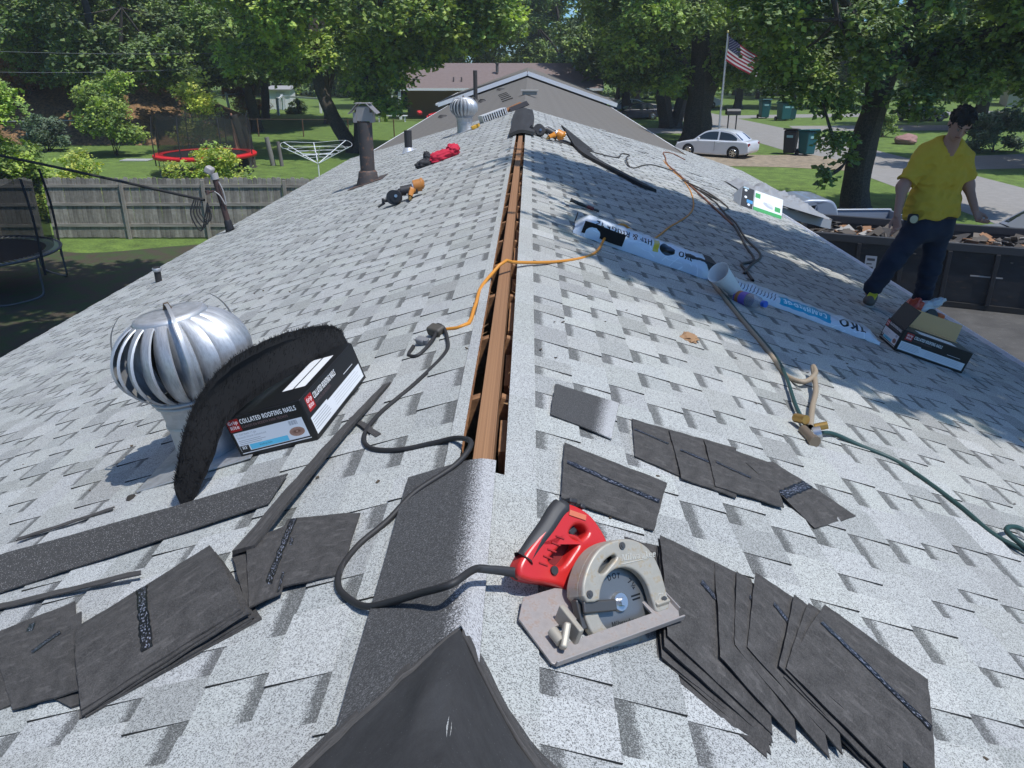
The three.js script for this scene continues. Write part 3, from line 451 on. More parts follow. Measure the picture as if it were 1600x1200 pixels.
const PAL = { // linear leaf colours
  mid: [[0.055, 0.105, 0.018], [0.09, 0.15, 0.024], [0.04, 0.08, 0.016]],
  bright: [[0.10, 0.17, 0.022], [0.14, 0.21, 0.03], [0.07, 0.13, 0.02]],
  deep: [[0.034, 0.07, 0.017], [0.05, 0.092, 0.018], [0.028, 0.058, 0.016]],
  yellow: [[0.17, 0.22, 0.03], [0.12, 0.18, 0.025], [0.20, 0.25, 0.05]],
  blue: [[0.04, 0.075, 0.04], [0.03, 0.06, 0.035], [0.05, 0.085, 0.045]],
  brown: [[0.13, 0.07, 0.03], [0.10, 0.052, 0.025], [0.075, 0.075, 0.025]],
};
function crown(parent, clumps, n, size, pal, seed, name = 'crown', gi = 0, flatY = 0.7) { // clumps: [x,y,z,r]; leaves sit mostly in each clump's outer shell
  const r = rng(seed), im = new THREE.InstancedMesh(sprigs[gi], leafMat, n), m = new THREE.Matrix4(), q = new THREE.Quaternion(), e = new THREE.Euler(), c = new THREE.Color();
  const wsum = clumps.reduce((s, k) => s + k[3] ** 2, 0), cum = []; let acc = 0; for (const k of clumps) { acc += k[3] ** 2 / wsum; cum.push(acc); }
  const tint = clumps.map(() => rr(r, 0.72, 1.25));
  for (let i = 0; i < n; i++) {
    const t = r(); let j = cum.findIndex((v) => v >= t); if (j < 0) j = clumps.length - 1; const k = clumps[j];
    const d = V(rr(r, -1, 1), rr(r, -1, 1), rr(r, -1, 1)); if (d.lengthSq() > 1 || d.lengthSq() < 0.02) { i--; continue; }
    d.normalize().multiplyScalar(k[3] * Math.pow(r(), 0.42) * rr(r, 0.85, 1.12)); d.y *= flatY;
    const s = size * rr(r, 0.65, 1.35);
    q.setFromEuler(e.set(rr(r, -0.6, 0.6), r() * 6.283, rr(r, -0.6, 0.6)));
    m.compose(V(k[0] + d.x, k[1] + d.y, k[2] + d.z), q, V(s, s, s)); im.setMatrixAt(i, m);
    const b = pal[Math.floor(r() * pal.length)], f = 2.8 * tint[j] * rr(r, 0.75, 1.3); im.setColorAt(i, c.setRGB(b[0] * f * 1.22, b[1] * f, b[2] * f * 0.85));
  }
  im.name = numbered(name); im.userData.kind = 'stuff'; im.castShadow = im.receiveShadow = true; parent.add(im); return im;
}
function limbG(pts, r0, r1, seed = 1, n = 10) { // tapered, slightly crooked limb
  const c = new THREE.CatmullRomCurve3(pts.map((p) => V(...p))), seg = Math.max(6, pts.length * 5), g = new THREE.TubeGeometry(c, seg, 1, n, false), P = g.attributes.position, L = c.getLength();
  for (let i = 0; i <= seg; i++) { const ctr = c.getPointAt(i / seg), t = i / seg, rad = r0 + (r1 - r0) * t + (i === 0 ? r0 * 0.35 : 0); for (let j = 0; j <= n; j++) { const k = i * (n + 1) + j, v = V(P.getX(k), P.getY(k), P.getZ(k)).sub(ctr); const a = (j % n) / n * 6.283; const w = 1 + 0.14 * Math.sin(a * 3 + seed) + 0.12 * noise(Math.cos(a) * 1.5, t * L * 0.9, seed + Math.sin(a) * 1.5); v.setLength(rad * w).add(ctr); P.setXYZ(k, v.x, v.y, v.z); } }
  const uvA = g.attributes.uv; for (let i = 0; i < uvA.count; i++) { const u = uvA.getX(i), v = uvA.getY(i); uvA.setXY(i, v, u * L / 3); }
  g.computeVertexNormals(); return g;
}
// a whole tree: limbs = list of [points, r0, r1]; ellipsoid crown filled with clumps
function tree(label, x, z, limbs, cc, cr, nClump, clR, n, size, pal, seed, { group, name = 'tree', low = 0, gi = 0, extra = [] } = {}) {
  const r = rng(seed), o = thing(name, label, 'tree', [x, 0, z], 0, group);
  const gs = limbs.map((l, i) => limbG(l[0], l[1], l[2], seed + i, i ? 8 : 12)); const cl = [...extra];
  for (let i = 0; i < nClump; i++) { let d; do d = V(rr(r, -1, 1), rr(r, -1, 1), rr(r, -1, 1)); while (d.lengthSq() > 1 || d.lengthSq() < 0.12); d.setLength(Math.pow(d.length(), 0.5)); cl.push([cc[0] + d.x * cr[0], Math.max(low, cc[1] + d.y * cr[1]), cc[2] + d.z * cr[2], clR * rr(r, 0.6, 1.3)]); }
  const tips = limbs.map((l) => l[0][l[0].length - 1]);
  for (let i = 0; i < cl.length; i += 2) { const k = cl[i], t = tips.reduce((a, b) => V(...a).distanceTo(V(k[0], k[1], k[2])) < V(...b).distanceTo(V(k[0], k[1], k[2])) ? a : b); const mid = [(t[0] + k[0]) / 2 + rr(r, -0.3, 0.3), (t[1] + k[1]) / 2 - 0.1, (t[2] + k[2]) / 2]; gs.push(limbG([t, mid, [k[0], k[1], k[2]]], Math.max(0.03, limbs[0][2] * 0.3), 0.02, seed + i, 5)); }
  const tk = mesh('trunk', merge(gs.map((g) => g)), barkM, o);
  crown(o, cl, n, size, pal, seed + 3, 'crown', gi);
  return o;
}
const straight = (h, r0, lean = 0) => [[[[0, -0.1, 0], [lean * 0.3, h * 0.35, 0], [lean, h * 0.75, 0.1], [lean * 1.2, h, 0]], r0, r0 * 0.3]];
// -- trees that can be told apart
tree('tall tree on the left lawn with two leaning trunks above the clothes airer', -10.1, -48.5, [
  [[[0, 0, 0], [-0.9, 1.5, 0], [-1.75, 3.7, 0], [-1.8, 6, 0.2], [-1.6, 9, 0]], 0.42, 0.2], [[[0.35, 0, 0.2], [0.5, 2, 0.2], [1.0, 4.5, 0.3], [1.9, 7.5, 0]], 0.4, 0.16], [[[-1.8, 4.2, 0], [-3.4, 6, 0.5], [-5.5, 7.4, 1]], 0.16, 0.06], [[[0.9, 4.2, 0.3], [3.2, 6.2, 1.2], [6.2, 7.2, 2.2]], 0.18, 0.06]],
  [0.6, 9.0, 0.6], [8.6, 4.2, 5], 60, 1.55, 9500, 0.46, [...PAL.mid, ...PAL.bright], 201, { low: 5.6, extra: [[1.6, 3.0, 1.2, 1.2], [2.6, 2.9, 1.6, 1.1], [0.9, 3.9, 1.4, 1.2], [4.4, 5.4, 2.2, 1.2], [6.6, 6.2, 2.2, 1.3], [8.8, 6.9, 2.2, 1.4], [-4.4, 5.4, 1, 1.3], [-6.2, 5.2, 0.6, 1.4], [3.1, 4.4, 2, 1.0], [8, 7.4, 2, 1.5], [5.6, 7.2, 2.4, 1.5]] });
tree('big dark tree by the dumpster, trunk leaning and forking over the road', 11.9, -29.5, [
  [[[0, -0.1, 0], [-0.1, 1.2, 0], [-0.05, 2.3, 0], [0.2, 3.9, 0], [0.45, 5.2, 0], [0.95, 7, 0.2], [1.6, 9.5, 0.4]], 0.5, 0.22], [[[0.1, 3.6, 0], [-0.25, 4.8, 0.2], [-1.0, 6.2, 0.3], [-2.1, 7.4, 0.4]], 0.3, 0.1], [[[0.4, 4.6, 0], [1.7, 5.4, 0.6], [3.6, 6.2, 1.2]], 0.2, 0.07], [[[-0.3, 4.9, 0.2], [-1.2, 5.5, 1.4], [-2.6, 6.2, 3]], 0.14, 0.05], [[[-0.2, 2.4, 0.3], [-0.9, 2.75, 1.0], [-1.7, 2.6, 1.6]], 0.05, 0.02], [[[-0.2, 1.9, 0.3], [-0.8, 1.9, 0.9], [-1.6, 1.45, 1.3]], 0.04, 0.015]],
  [0.8, 7.6, 0.8], [6.2, 3.9, 3.4], 50, 1.35, 9500, 0.34, [...PAL.mid, ...PAL.deep], 202, { low: 3.7, extra: [[-1.9, 2.62, 1.7, 0.5], [-1.2, 2.75, 1.2, 0.4], [-1.6, 1.5, 1.3, 0.38], [-2.0, 1.75, 1.5, 0.3], [-0.9, 2.05, 1, 0.35], [-1.3, 3.9, 0.8, 0.8], [-2.2, 4.2, 1, 0.9], [2.6, 4.6, 1, 1.1], [4.3, 4.9, 1, 1.2], [5.6, 4.6, 0.6, 1.1], [-3.4, 5.2, 1, 1.1]] });
tree('twin-trunk dark tree on the verge behind the white sedan', 11.0, -66, [[[[0, 0, 0], [-0.5, 2, 0], [-0.9, 5, 0], [-1.2, 9, 0]], 0.62, 0.25], [[[0.5, 0, 0.2], [1.1, 3, 0], [1.6, 6, 0], [2.2, 10, 0]], 0.5, 0.2]], [0, 9.5, 0], [6.2, 5.4, 5], 44, 1.7, 6500, 0.52, [...PAL.mid, ...PAL.bright.slice(0, 1)], 203, { low: 4.3 });
tree('thick-trunked tree directly behind the flagpole and white sedan', 11.0, -54.5, [[[[0, -0.1, 0], [0, 1.6, 0], [0.05, 3.2, 0], [-0.3, 6.5, 0], [-0.8, 10, 0]], 0.95, 0.3], [[[0.2, 2.4, 0.1], [0.9, 4.4, 0.2], [1.7, 7.5, 0.4]], 0.5, 0.2], [[[-0.2, 2.6, 0], [-1.3, 4.8, 0.2], [-2.6, 6.8, 0.4]], 0.42, 0.14]], [-0.6, 8.4, 0], [6.4, 4.6, 5], 50, 1.5, 8500, 0.44, PAL.mid, 204, { low: 3.9, extra: [[-4.2, 4.2, 1.4, 1.4], [-2.4, 3.9, 2, 1.2], [3.2, 4.4, 1.4, 1.3], [-5.4, 4.8, 1, 1.3]] });
tree('tree with pale slim trunk behind the row of parked cars', 9.0, -78, straight(12, 0.42, -0.6), [0, 8.4, 0], [5.5, 5, 4.5], 34, 1.7, 4800, 0.55, [...PAL.mid, ...PAL.deep], 205, { low: 3.4 });
tree('lone bushy tree across the road past the green bins', 22.5, -92, straight(11, 0.45, 0.5), [0, 8, 0], [7.5, 5.2, 5], 40, 1.9, 5500, 0.6, [...PAL.mid, ...PAL.bright], 206, { low: 2.8 });
tree('dark spreading tree across the road right of the bins', 33.5, -92, straight(12, 0.6, 0.4), [0, 8.6, 0], [8, 5.6, 5], 40, 1.9, 5500, 0.6, PAL.deep, 207, { low: 3.6 });
tree('broad dark tree over the cars parked across the road', 35, -66, straight(12, 0.5, -0.5), [0, 8, 0], [7.5, 5, 5], 40, 1.7, 5500, 0.52, [...PAL.mid, ...PAL.deep], 208, { low: 3.3 });
tree('dark broadleaf tree at the right edge behind the person', 27.5, -42.5, straight(11, 0.45, 0.5), [0.5, 7.2, 0], [6, 4.6, 4.5], 36, 1.4, 6000, 0.42, [...PAL.mid, ...PAL.deep], 209, { low: 3.0 });
const leftTrees = [[-20, -62, 'mid', 'sunlit maple above the leaning white posts', 4.8], [-27, -55, 'deep', 'dark tree whose forked trunk rises behind the brown bank', 4.2], [-34, -62, 'mid', 'leafy tree left of the forked one, over the earth bank', 4.0], [-23.5, -75, 'deep', 'deep green tree filling the gap behind the red trampoline', 5.0], [-38, -48, 'deep', 'dark overhanging tree at the far left above the bank', 4.4], [-16.5, -70, 'mid', 'tree at the lawn end, left of the brown-roofed house', 5.0], [-30, -78, 'deep', 'shadowy tree behind the garden shed', 2.8], [-44, -62, 'mid', 'tree in front of the glimpsed grey house', 4.6], [-13.5, -92, 'bright', 'bright tree by the brown-roofed house corner', 3.6], [-5, -92, 'mid', 'full tree rising directly behind the brown roof', 3.8], [4, -94, 'deep', 'dark tree behind the right end of the brown roof', 3.6], [13, -102, 'deep', 'dim tree at the bend of the road', 3.2]];
leftTrees.forEach(([x, z, p, l, low], i) => tree(l, x, z, [[[[0, -0.1, 0], [rr(R0, -0.4, 0.4), 3, 0], [rr(R0, -1, 1), 7, 0.2], [rr(R0, -1.2, 1.2), 10.5, 0]], rr(R0, 0.28, 0.45), 0.14], [[[0.1, 2.6, 0], [rr(R0, 0.6, 1.6), 5.5, 0.3], [rr(R0, 1.5, 2.8), 8, 0.5]], 0.2, 0.08], [[[-0.1, 3.2, 0], [rr(R0, -1.6, -0.6), 5.8, 0.3], [rr(R0, -3, -1.5), 8, 0.5]], 0.2, 0.08]], [0, 8.2, 0], [rr(R0, 5.2, 6.6), 5.2, 4.6], 36, 1.65, 5200, 0.5, [...PAL[p], ...PAL.mid], 300 + i, { low }));
{ // the wood behind: rows of trees too far and dense to tell apart
  const o = stuff(new THREE.Group()); o.name = 'far_wood'; scene.add(o); const r = rng(88), g = [], cl = [];
  for (let i = 0; i < 120; i++) { const x = -125 + 250 * (i / 119) + rr(r, -2, 2), z = -108 - 26 * r() - 0.1 * Math.abs(x) * 0; g.push(limbG([[x, 0, z], [x + rr(r, -0.4, 0.4), 6, z], [x + rr(r, -1, 1), 13, z]], rr(r, 0.2, 0.4), 0.12, i, 6)); for (let k = 0; k < 8; k++) cl.push([x + rr(r, -4, 4), k < 2 ? rr(r, 0.6, 3) : rr(r, 3, 15), z + rr(r, -3, 3), rr(r, 1.6, 2.8)]); }
  mesh('trunk', merge(g), barkM, o); crown(o, cl, 42000, 0.8, [...PAL.deep, ...PAL.mid], 500);
  const cl2 = []; for (let i = 0; i < 130; i++) { const s = i % 2 ? 1 : -1; cl2.push([s * rr(r, 52, 90), rr(r, 1, 13), rr(r, -100, -20), rr(r, 1.8, 3)]); } crown(o, cl2, 12000, 0.8, PAL.deep, 501);
}
// trees standing beside the house, outside the picture: their crowns shade the roof and the yard
tree('broad tree beside the right eaves whose crown shades the roof', 8.3, -4.5, [[[[0, 0, 0], [-0.2, 3, 0], [-0.8, 6, -0.4], [-1.6, 9.5, -0.8]], 0.42, 0.2], [[[-0.3, 4, 0], [-1.6, 7, -1.4], [-3.0, 9.6, -2.6]], 0.2, 0.07], [[[-0.4, 4.6, 0], [-1.4, 7.4, 1.2], [-2.4, 9.4, 2.2]], 0.18, 0.06]], [-2.5, 10.2, -1.2], [3.0, 2.7, 3.7], 60, 1.05, 7500, 0.3, PAL.mid, 601, { low: 7.4 });
tree('tree over the near left yard shading the dark trampoline', -14, -14.5, [[[[0, 0, 0], [0.2, 3, 0], [0.5, 6.5, 0], [0.8, 10, 0]], 0.4, 0.18]], [2.6, 10, 0.5], [6.4, 2.8, 5.6], 46, 1.5, 6500, 0.42, PAL.mid, 602, { low: 7.6 });
// -- shrubs
function shrub(label, x, z, h, w, n, size, pal, seed, { group, name = 'shrub', d = w, tall = 1 } = {}) {
  const r = rng(seed), o = thing(name, label, 'shrub', [x, 0, z], 0, group), cl = [], g = [];
  for (let i = 0; i < 16; i++) { const t = r(), a = r() * 6.28, rad = Math.sqrt(r()) * (1 - 0.5 * t) * 0.8; cl.push([Math.cos(a) * rad * w / 2, h * (0.15 + 0.78 * t), Math.sin(a) * rad * d / 2, 0.24 * Math.min(w, h) * rr(r, 0.7, 1.2)]); }
  for (let i = 0; i < 6; i++) g.push(limbG([[rr(r, -0.1, 0.1), 0, rr(r, -0.1, 0.1)], [cl[i][0] * 0.5, cl[i][1] * 0.5, cl[i][2] * 0.5], [cl[i][0], cl[i][1], cl[i][2]]], 0.03, 0.01, i, 5));
  mesh('stem', merge(g), barkM, o); crown(o, cl, n, size, pal, seed, 'foliage', 2); return o;
}
shrub('yellow-green shrub poking over the fence in front of the red trampoline', -9.9, -27, 2.5, 2.6, 640, 0.24, [...PAL.yellow, ...PAL.bright], 701, { d: 1.6 });
shrub('thin low shoots over the fence, left of the yellow-green shrub', -11.6, -26.8, 1.95, 1.6, 200, 0.2, [...PAL.yellow, ...PAL.bright], 702, { d: 1 });
shrub('tall dark shrub at the left edge above the short fence', -18.6, -29.5, 4.3, 4.6, 1500, 0.34, [...PAL.mid, ...PAL.bright], 704, { d: 3 });
shrub('bright green shrub below the tall dark one, beside the fence gap', -15.6, -27.6, 2.3, 2.8, 700, 0.26, [...PAL.bright, ...PAL.yellow], 705, { d: 1.8 });
shrub('rounded green bush on the lawn left of the white slab', -23.2, -46.5, 4.4, 4.2, 1500, 0.36, [...PAL.mid, ...PAL.bright], 706);
shrub('low grey-green bush by the chain link fence', -28.2, -48.5, 2, 3, 600, 0.32, PAL.blue, 707);
shrub('small dark round bush under the white rail fence', -22.6, -82, 1.3, 3.0, 500, 0.34, PAL.deep, 708);
shrub('brownish bare bush at the left end of the white rail fence', -27, -80, 3.4, 5, 900, 0.36, PAL.brown, 709);
shrub('brown-leaved brush on top of the earth bank', -36, -58.5, 6.4, 13, 1800, 0.5, PAL.brown, 710, { d: 6 });
shrub('tiny blue-green plant in the middle of the lawn', -22.4, -57, 1.2, 1.6, 220, 0.26, PAL.blue, 711);
shrub('dark blue-green conifer bush at the right edge across the road', 27.4, -49.5, 2.4, 4.6, 1300, 0.36, PAL.blue, 712);
shrub('leafy branches hanging by the left trees, lit yellow', -18.4, -47, 5.6, 3, 500, 0.36, PAL.yellow, 713);
shrub('round green shrub across the road by the pink rock', 24.8, -59, 1.6, 3, 500, 0.34, PAL.mid, 714);
// ---------- things standing and lying on the roof ----------
function turbine(label, x, z, lean, spin) {
  const o = thing('turbine_vent', label, 'roof vent', on(x, z, 0), 0, 'spinning turbine vents on the left slope');
  mesh('flashing', rot(box(0.52, 0.006, 0.5, 0, 0.012, 0, 0.002), 0, 0, SLOPE), M.galv, o);
  const h = new THREE.Group(); h.rotation.z = lean; o.add(h); h.name = numbered('head');
  mesh('base_cone', lathe([[0.165, -0.08], [0.150, 0.03], [0.152, 0.035], [0.150, 0.16], [0.157, 0.165], [0.157, 0.175], [0.152, 0.18], [0.160, 0.255], [0.172, 0.262], [0.172, 0.275], [0.158, 0.28]], 40), M.galv, h);
  const ph = (t) => -1.0 + 2.0 * t, R = (t) => 0.250 * Math.cos(ph(t)) + 0.012, Y = (t) => 0.452 + 0.2 * Math.sin(ph(t)), en = (t) => Math.pow(Math.sin(Math.PI * Math.min(1, Math.max(0, t))), 0.5);
  const N = 20; const v = surf(5, 16, (s, t) => { const a = s * 6.283 / N * 1.02, r = R(t) + (0.02 - 0.056 * s) * en(t) + 0.006 * Math.sin(s * 3.14); return [Math.cos(a) * r, Y(t), Math.sin(a) * r]; });
  const rim = surf(1, 16, (s, t) => { const r = R(t) + 0.02 * en(t) - 0.010 * s; return [Math.cos(-0.012) * r, Y(t), Math.sin(-0.02 * s) * r]; }); const vane = merge([v, rim]);
  for (let i = 0; i < N; i++) { const q = mesh('vane', vane, M.galv, h); q.rotation.y = spin + i * 6.283 / N; }
  mesh('inner_drum', lathe([[0.10, 0.285], [0.13, 0.45], [0.10, 0.61]], 24), M.nearBlack, h);
  mesh('cap_disc', lathe([[0.0, 0.652], [0.06, 0.65], [0.13, 0.640], [0.144, 0.632], [0.152, 0.618], [0.15, 0.606]], 40), M.galv, h);
  mesh('ring', lathe([[0.158, 0.284], [0.182, 0.284], [0.186, 0.296], [0.168, 0.302]], 40), M.galv, h);
  for (let k = 0; k < 3; k++) { const a = spin + 0.75 + k * 2.094, c = new THREE.CatmullRomCurve3([V(0, 0.675, 0), V(0.1, 0.678, 0), V(0.2, 0.655, 0), V(0.27, 0.58, 0), V(0.292, 0.48, 0), V(0.27, 0.38, 0), V(0.2, 0.3, 0), V(0.175, 0.285, 0)]); const strip = surf(1, 40, (q, t) => { const p = c.getPoint(t), w = (q - 0.5) * 0.014; return [Math.cos(a) * p.x - Math.sin(a) * w, p.y, Math.sin(a) * p.x + Math.cos(a) * w]; }); mesh('brace', strip, M.galv, h); }
  mesh('bearing', cyl(0.010, 0.02, 0.03, 0, 0.662, 0, 14), mat(0.09, 0.055, 0.03, 0.7), h);
  return o;
}
turbine('big shiny turbine vent in the foreground behind the black mesh roll', -1.02, -2.62, 0.17, 0.3).scale.setScalar(0.84);
turbine('distant turbine vent at the far end of the pale shingles', -1.16, -16.7, 0.03, 0.9);
function pipe(label, x, z, h, r, col, { cap = null, collar = true, lean = 0, name = 'vent_pipe' } = {}) {
  const o = thing(name, label, 'vent pipe', on(x, z, 0)); o.rotation.z = lean;
  mesh('pipe', merge([cyl(r, r, h, 0, h / 2 - 0.05, 0, 24), cyl(r * 0.86, r * 0.86, 0.01, 0, h - 0.06, 0, 20)]), col, o);
  if (collar) mesh('flashing', merge([lathe([[r * 1.02, 0.2 * Math.min(1, h)], [r * 1.28, 0.17 * Math.min(1, h)], [r * 1.35, 0.1 * Math.min(1, h)], [r * 1.75, -0.05]], 24), rot(box(r * 5, 0.006, r * 5.4, 0, 0.012, 0), 0, 0, SLOPE)]), cap === 'boot' ? M.plasticBlack : col, o);
  return o;
}
const rust = new THREE.MeshStandardMaterial({ map: repd(dataTex(256, 512, (x, y) => { const n = fbm(x / 40, y / 60, 31), e = Math.max(0, n * 1.4 + (y < 130 ? 0.25 : -0.35)); const k = 0.8 + 0.3 * gat(x, y); return [(0.06 + 0.17 * e) * k, (0.052 + 0.055 * e) * k, (0.05 + 0.01 * e) * k]; }), 1, 1), roughness: 0.7 });
{ const o = pipe('tall rusty flue pipe with a peaked metal cap on the left slope', -2.3, -12.34, 0.92, 0.108, rust);
  const c = new THREE.Group(); c.name = 'cap'; c.position.y = 0.92; o.add(c);
  mesh('hood', merge([mv(rot(box(0.24, 0.008, 0.2), 0, 0, 0), 0, 0.215, 0), ...[-1, 1].map((s) => beamPlate(s)), box(0.2, 0.2, 0.17, 0, 0.07, 0), box(0.05, 0.14, 0.2, -0.12, 0.02, 0), box(0.05, 0.14, 0.2, 0.12, 0.02, 0)]), mat(0.3, 0.28, 0.27, 0.55, { metalness: 0.4 }), c);
  function beamPlate(s) { return mv(rot(box(0.21, 0.008, 0.3), 0, 0, -s * 0.78), s * 0.135, 0.145, 0); } }
{ const o = pipe('short black plumbing vent near the far seam of the pale roof', -2.26, -16.4, 0.46, 0.075, mat(0.03, 0.03, 0.032, 0.6), { collar: false });
  mesh('flashing', merge([lathe([[0.078, 0.09], [0.10, 0.05], [0.14, -0.04]], 20), rot(box(0.3, 0.006, 0.3, 0, 0.012, 0), 0, 0, SLOPE)]), mat(0.8, 0.8, 0.82, 0.35, { metalness: 0.5 }), o); }
{ const o = pipe('small black vent stub by the left eave', -4.0, -8.66, 0.22, 0.036, mat(0.025, 0.024, 0.024, 0.6), { collar: false });
  mesh('collar', lathe([[0.038, 0.16], [0.05, 0.158], [0.05, 0.13], [0.038, 0.12]], 16), M.galv, o); }
{ const o = pipe('brown service mast with bent weatherhead at the left eave', -4.46, -12.24, 0.86, 0.045, mat(0.062, 0.035, 0.03, 0.7), { cap: 'boot', lean: 0.16, name: 'service_mast' });
  mesh('weatherhead', merge([cyl(0.058, 0.058, 0.09, 0, 0.83, 0, 14), mv(rot(box(0.11, 0.12, 0.15, 0, 0, 0, 0.03), 0, 0, 0.9), -0.05, 0.93, 0)]), mat(0.36, 0.34, 0.33, 0.5), o);
  mesh('insulator', merge([rod([-0.05, 0.62, 0], [-0.16, 0.62, 0.02], 0.016), cyl(0.03, 0.03, 0.06, -0.17, 0.62, 0.02, 10)]), mat(0.08, 0.05, 0.045, 0.5), o);
  mesh('wire', tubeG([[0.06, 0.75, 0.05], [0.09, 0.6, 0.06], [0.07, 0.4, 0.06], [0.02, 0.55, 0.06], [-0.05, 0.62, 0.04]], 0.009, 30, 6), mat(0.35, 0.34, 0.33, 0.6), o); }
// louvred hood and scraps behind the far turbine
{ const o = thing('louvre_vent', 'small white slatted roof vent beside the distant turbine', 'roof vent'); onRoof(o, -0.62, -17.6, 0.25, 0); o.scale.setScalar(0.72);
  mesh('hood', merge([box(0.72, 0.02, 0.7, 0, 0.19, 0), box(0.02, 0.2, 0.7, -0.36, 0.1, 0), box(0.02, 0.2, 0.7, 0.36, 0.1, 0), box(0.72, 0.2, 0.02, 0, 0.1, -0.35)]), mat(0.55, 0.56, 0.56, 0.5), o);
  for (let i = 0; i < 10; i++) mesh('slat', rot(box(0.02, 0.17, 0.05, -0.31 + i * 0.069, 0.1, 0.35), 0.0, 0, 0), M.white, o); }
tag(mesh('scrap_board', mv(rot(box(0.55, 0.03, 0.16), 0.1, 0.5, SLOPE), -0.28, roofY(0.28) + 0.06, -18.2), M.ply), 'brown splintered scrap of board near the end of the ridge', 'board scrap');
tag(mesh('scrap_sheet', mv(rot(box(0.4, 0.015, 0.3), 0.2, 0.2, SLOPE), -0.1, roofY(0.1) + 0.05, -18.0), M.plasticBlack), 'dark flat scrap beside the splintered board at the ridge end', 'scrap');
{ const o = thing('yellow_tool', 'yellow plastic tool at the foot of the distant turbine', 'tool'); onRoof(o, -0.93, -16.35, 0.2, 0.0); o.scale.setScalar(0.7); mesh('body', merge([box(0.2, 0.11, 0.12, 0, 0.05, 0, 0.03), cyl(0.05, 0.05, 0.08, 0.1, 0.07, 0.03, 12)]), mat(0.6, 0.33, 0.03, 0.5), o); mesh('hook', rod([-0.1, 0.08, 0], [-0.2, 0.14, 0.02], 0.012), M.steel, o); }  // a small yellow hand tool with a hook, no light source
// black mesh vent laid over the far part of the ridge, and a loose strip of it
tag(mesh('ridge_vent_mat', slab(14, 26, (a, b) => { const x = -0.165 + 0.36 * a, z = -11.55 - 5.4 * b - 0.3 * a * (1 - b); const w = 1 - 0.12 * Math.sin(b * 7) * 0.5; return [x * w, peak(x * w, 0.05) + 0.05 + 0.012 * Math.sin(b * 12 + a), z]; }, 0.045), M.black), 'black mesh ridge vent laid over the far end of the open ridge', 'ridge vent');
{ const path = [[0.86, -13.2], [0.9, -12.3], [1.0, -11.5], [1.3, -10.8], [1.6, -10.1]];
  const o = thing('ridge_vent_strip', 'long curled black ridge vent strip lying on the right slope', 'ridge vent'); const c = new THREE.CatmullRomCurve3(path.map((p) => V(p[0], 0, p[1])));
  mesh('strip', slab(6, 40, (a, b) => { const p = c.getPoint(b), w = 0.10 * (b < 0.16 ? 2.4 : 1.0); const x = p.x + (a - 0.5) * w * 2.0, up = b < 0.16 ? 0.20 * (1 - a) : 0.02 + 0.012 * (1 - a); return on(x, p.z - (a - 0.5) * 0.1, 0.02 + up); }, 0.04), M.black, o); }
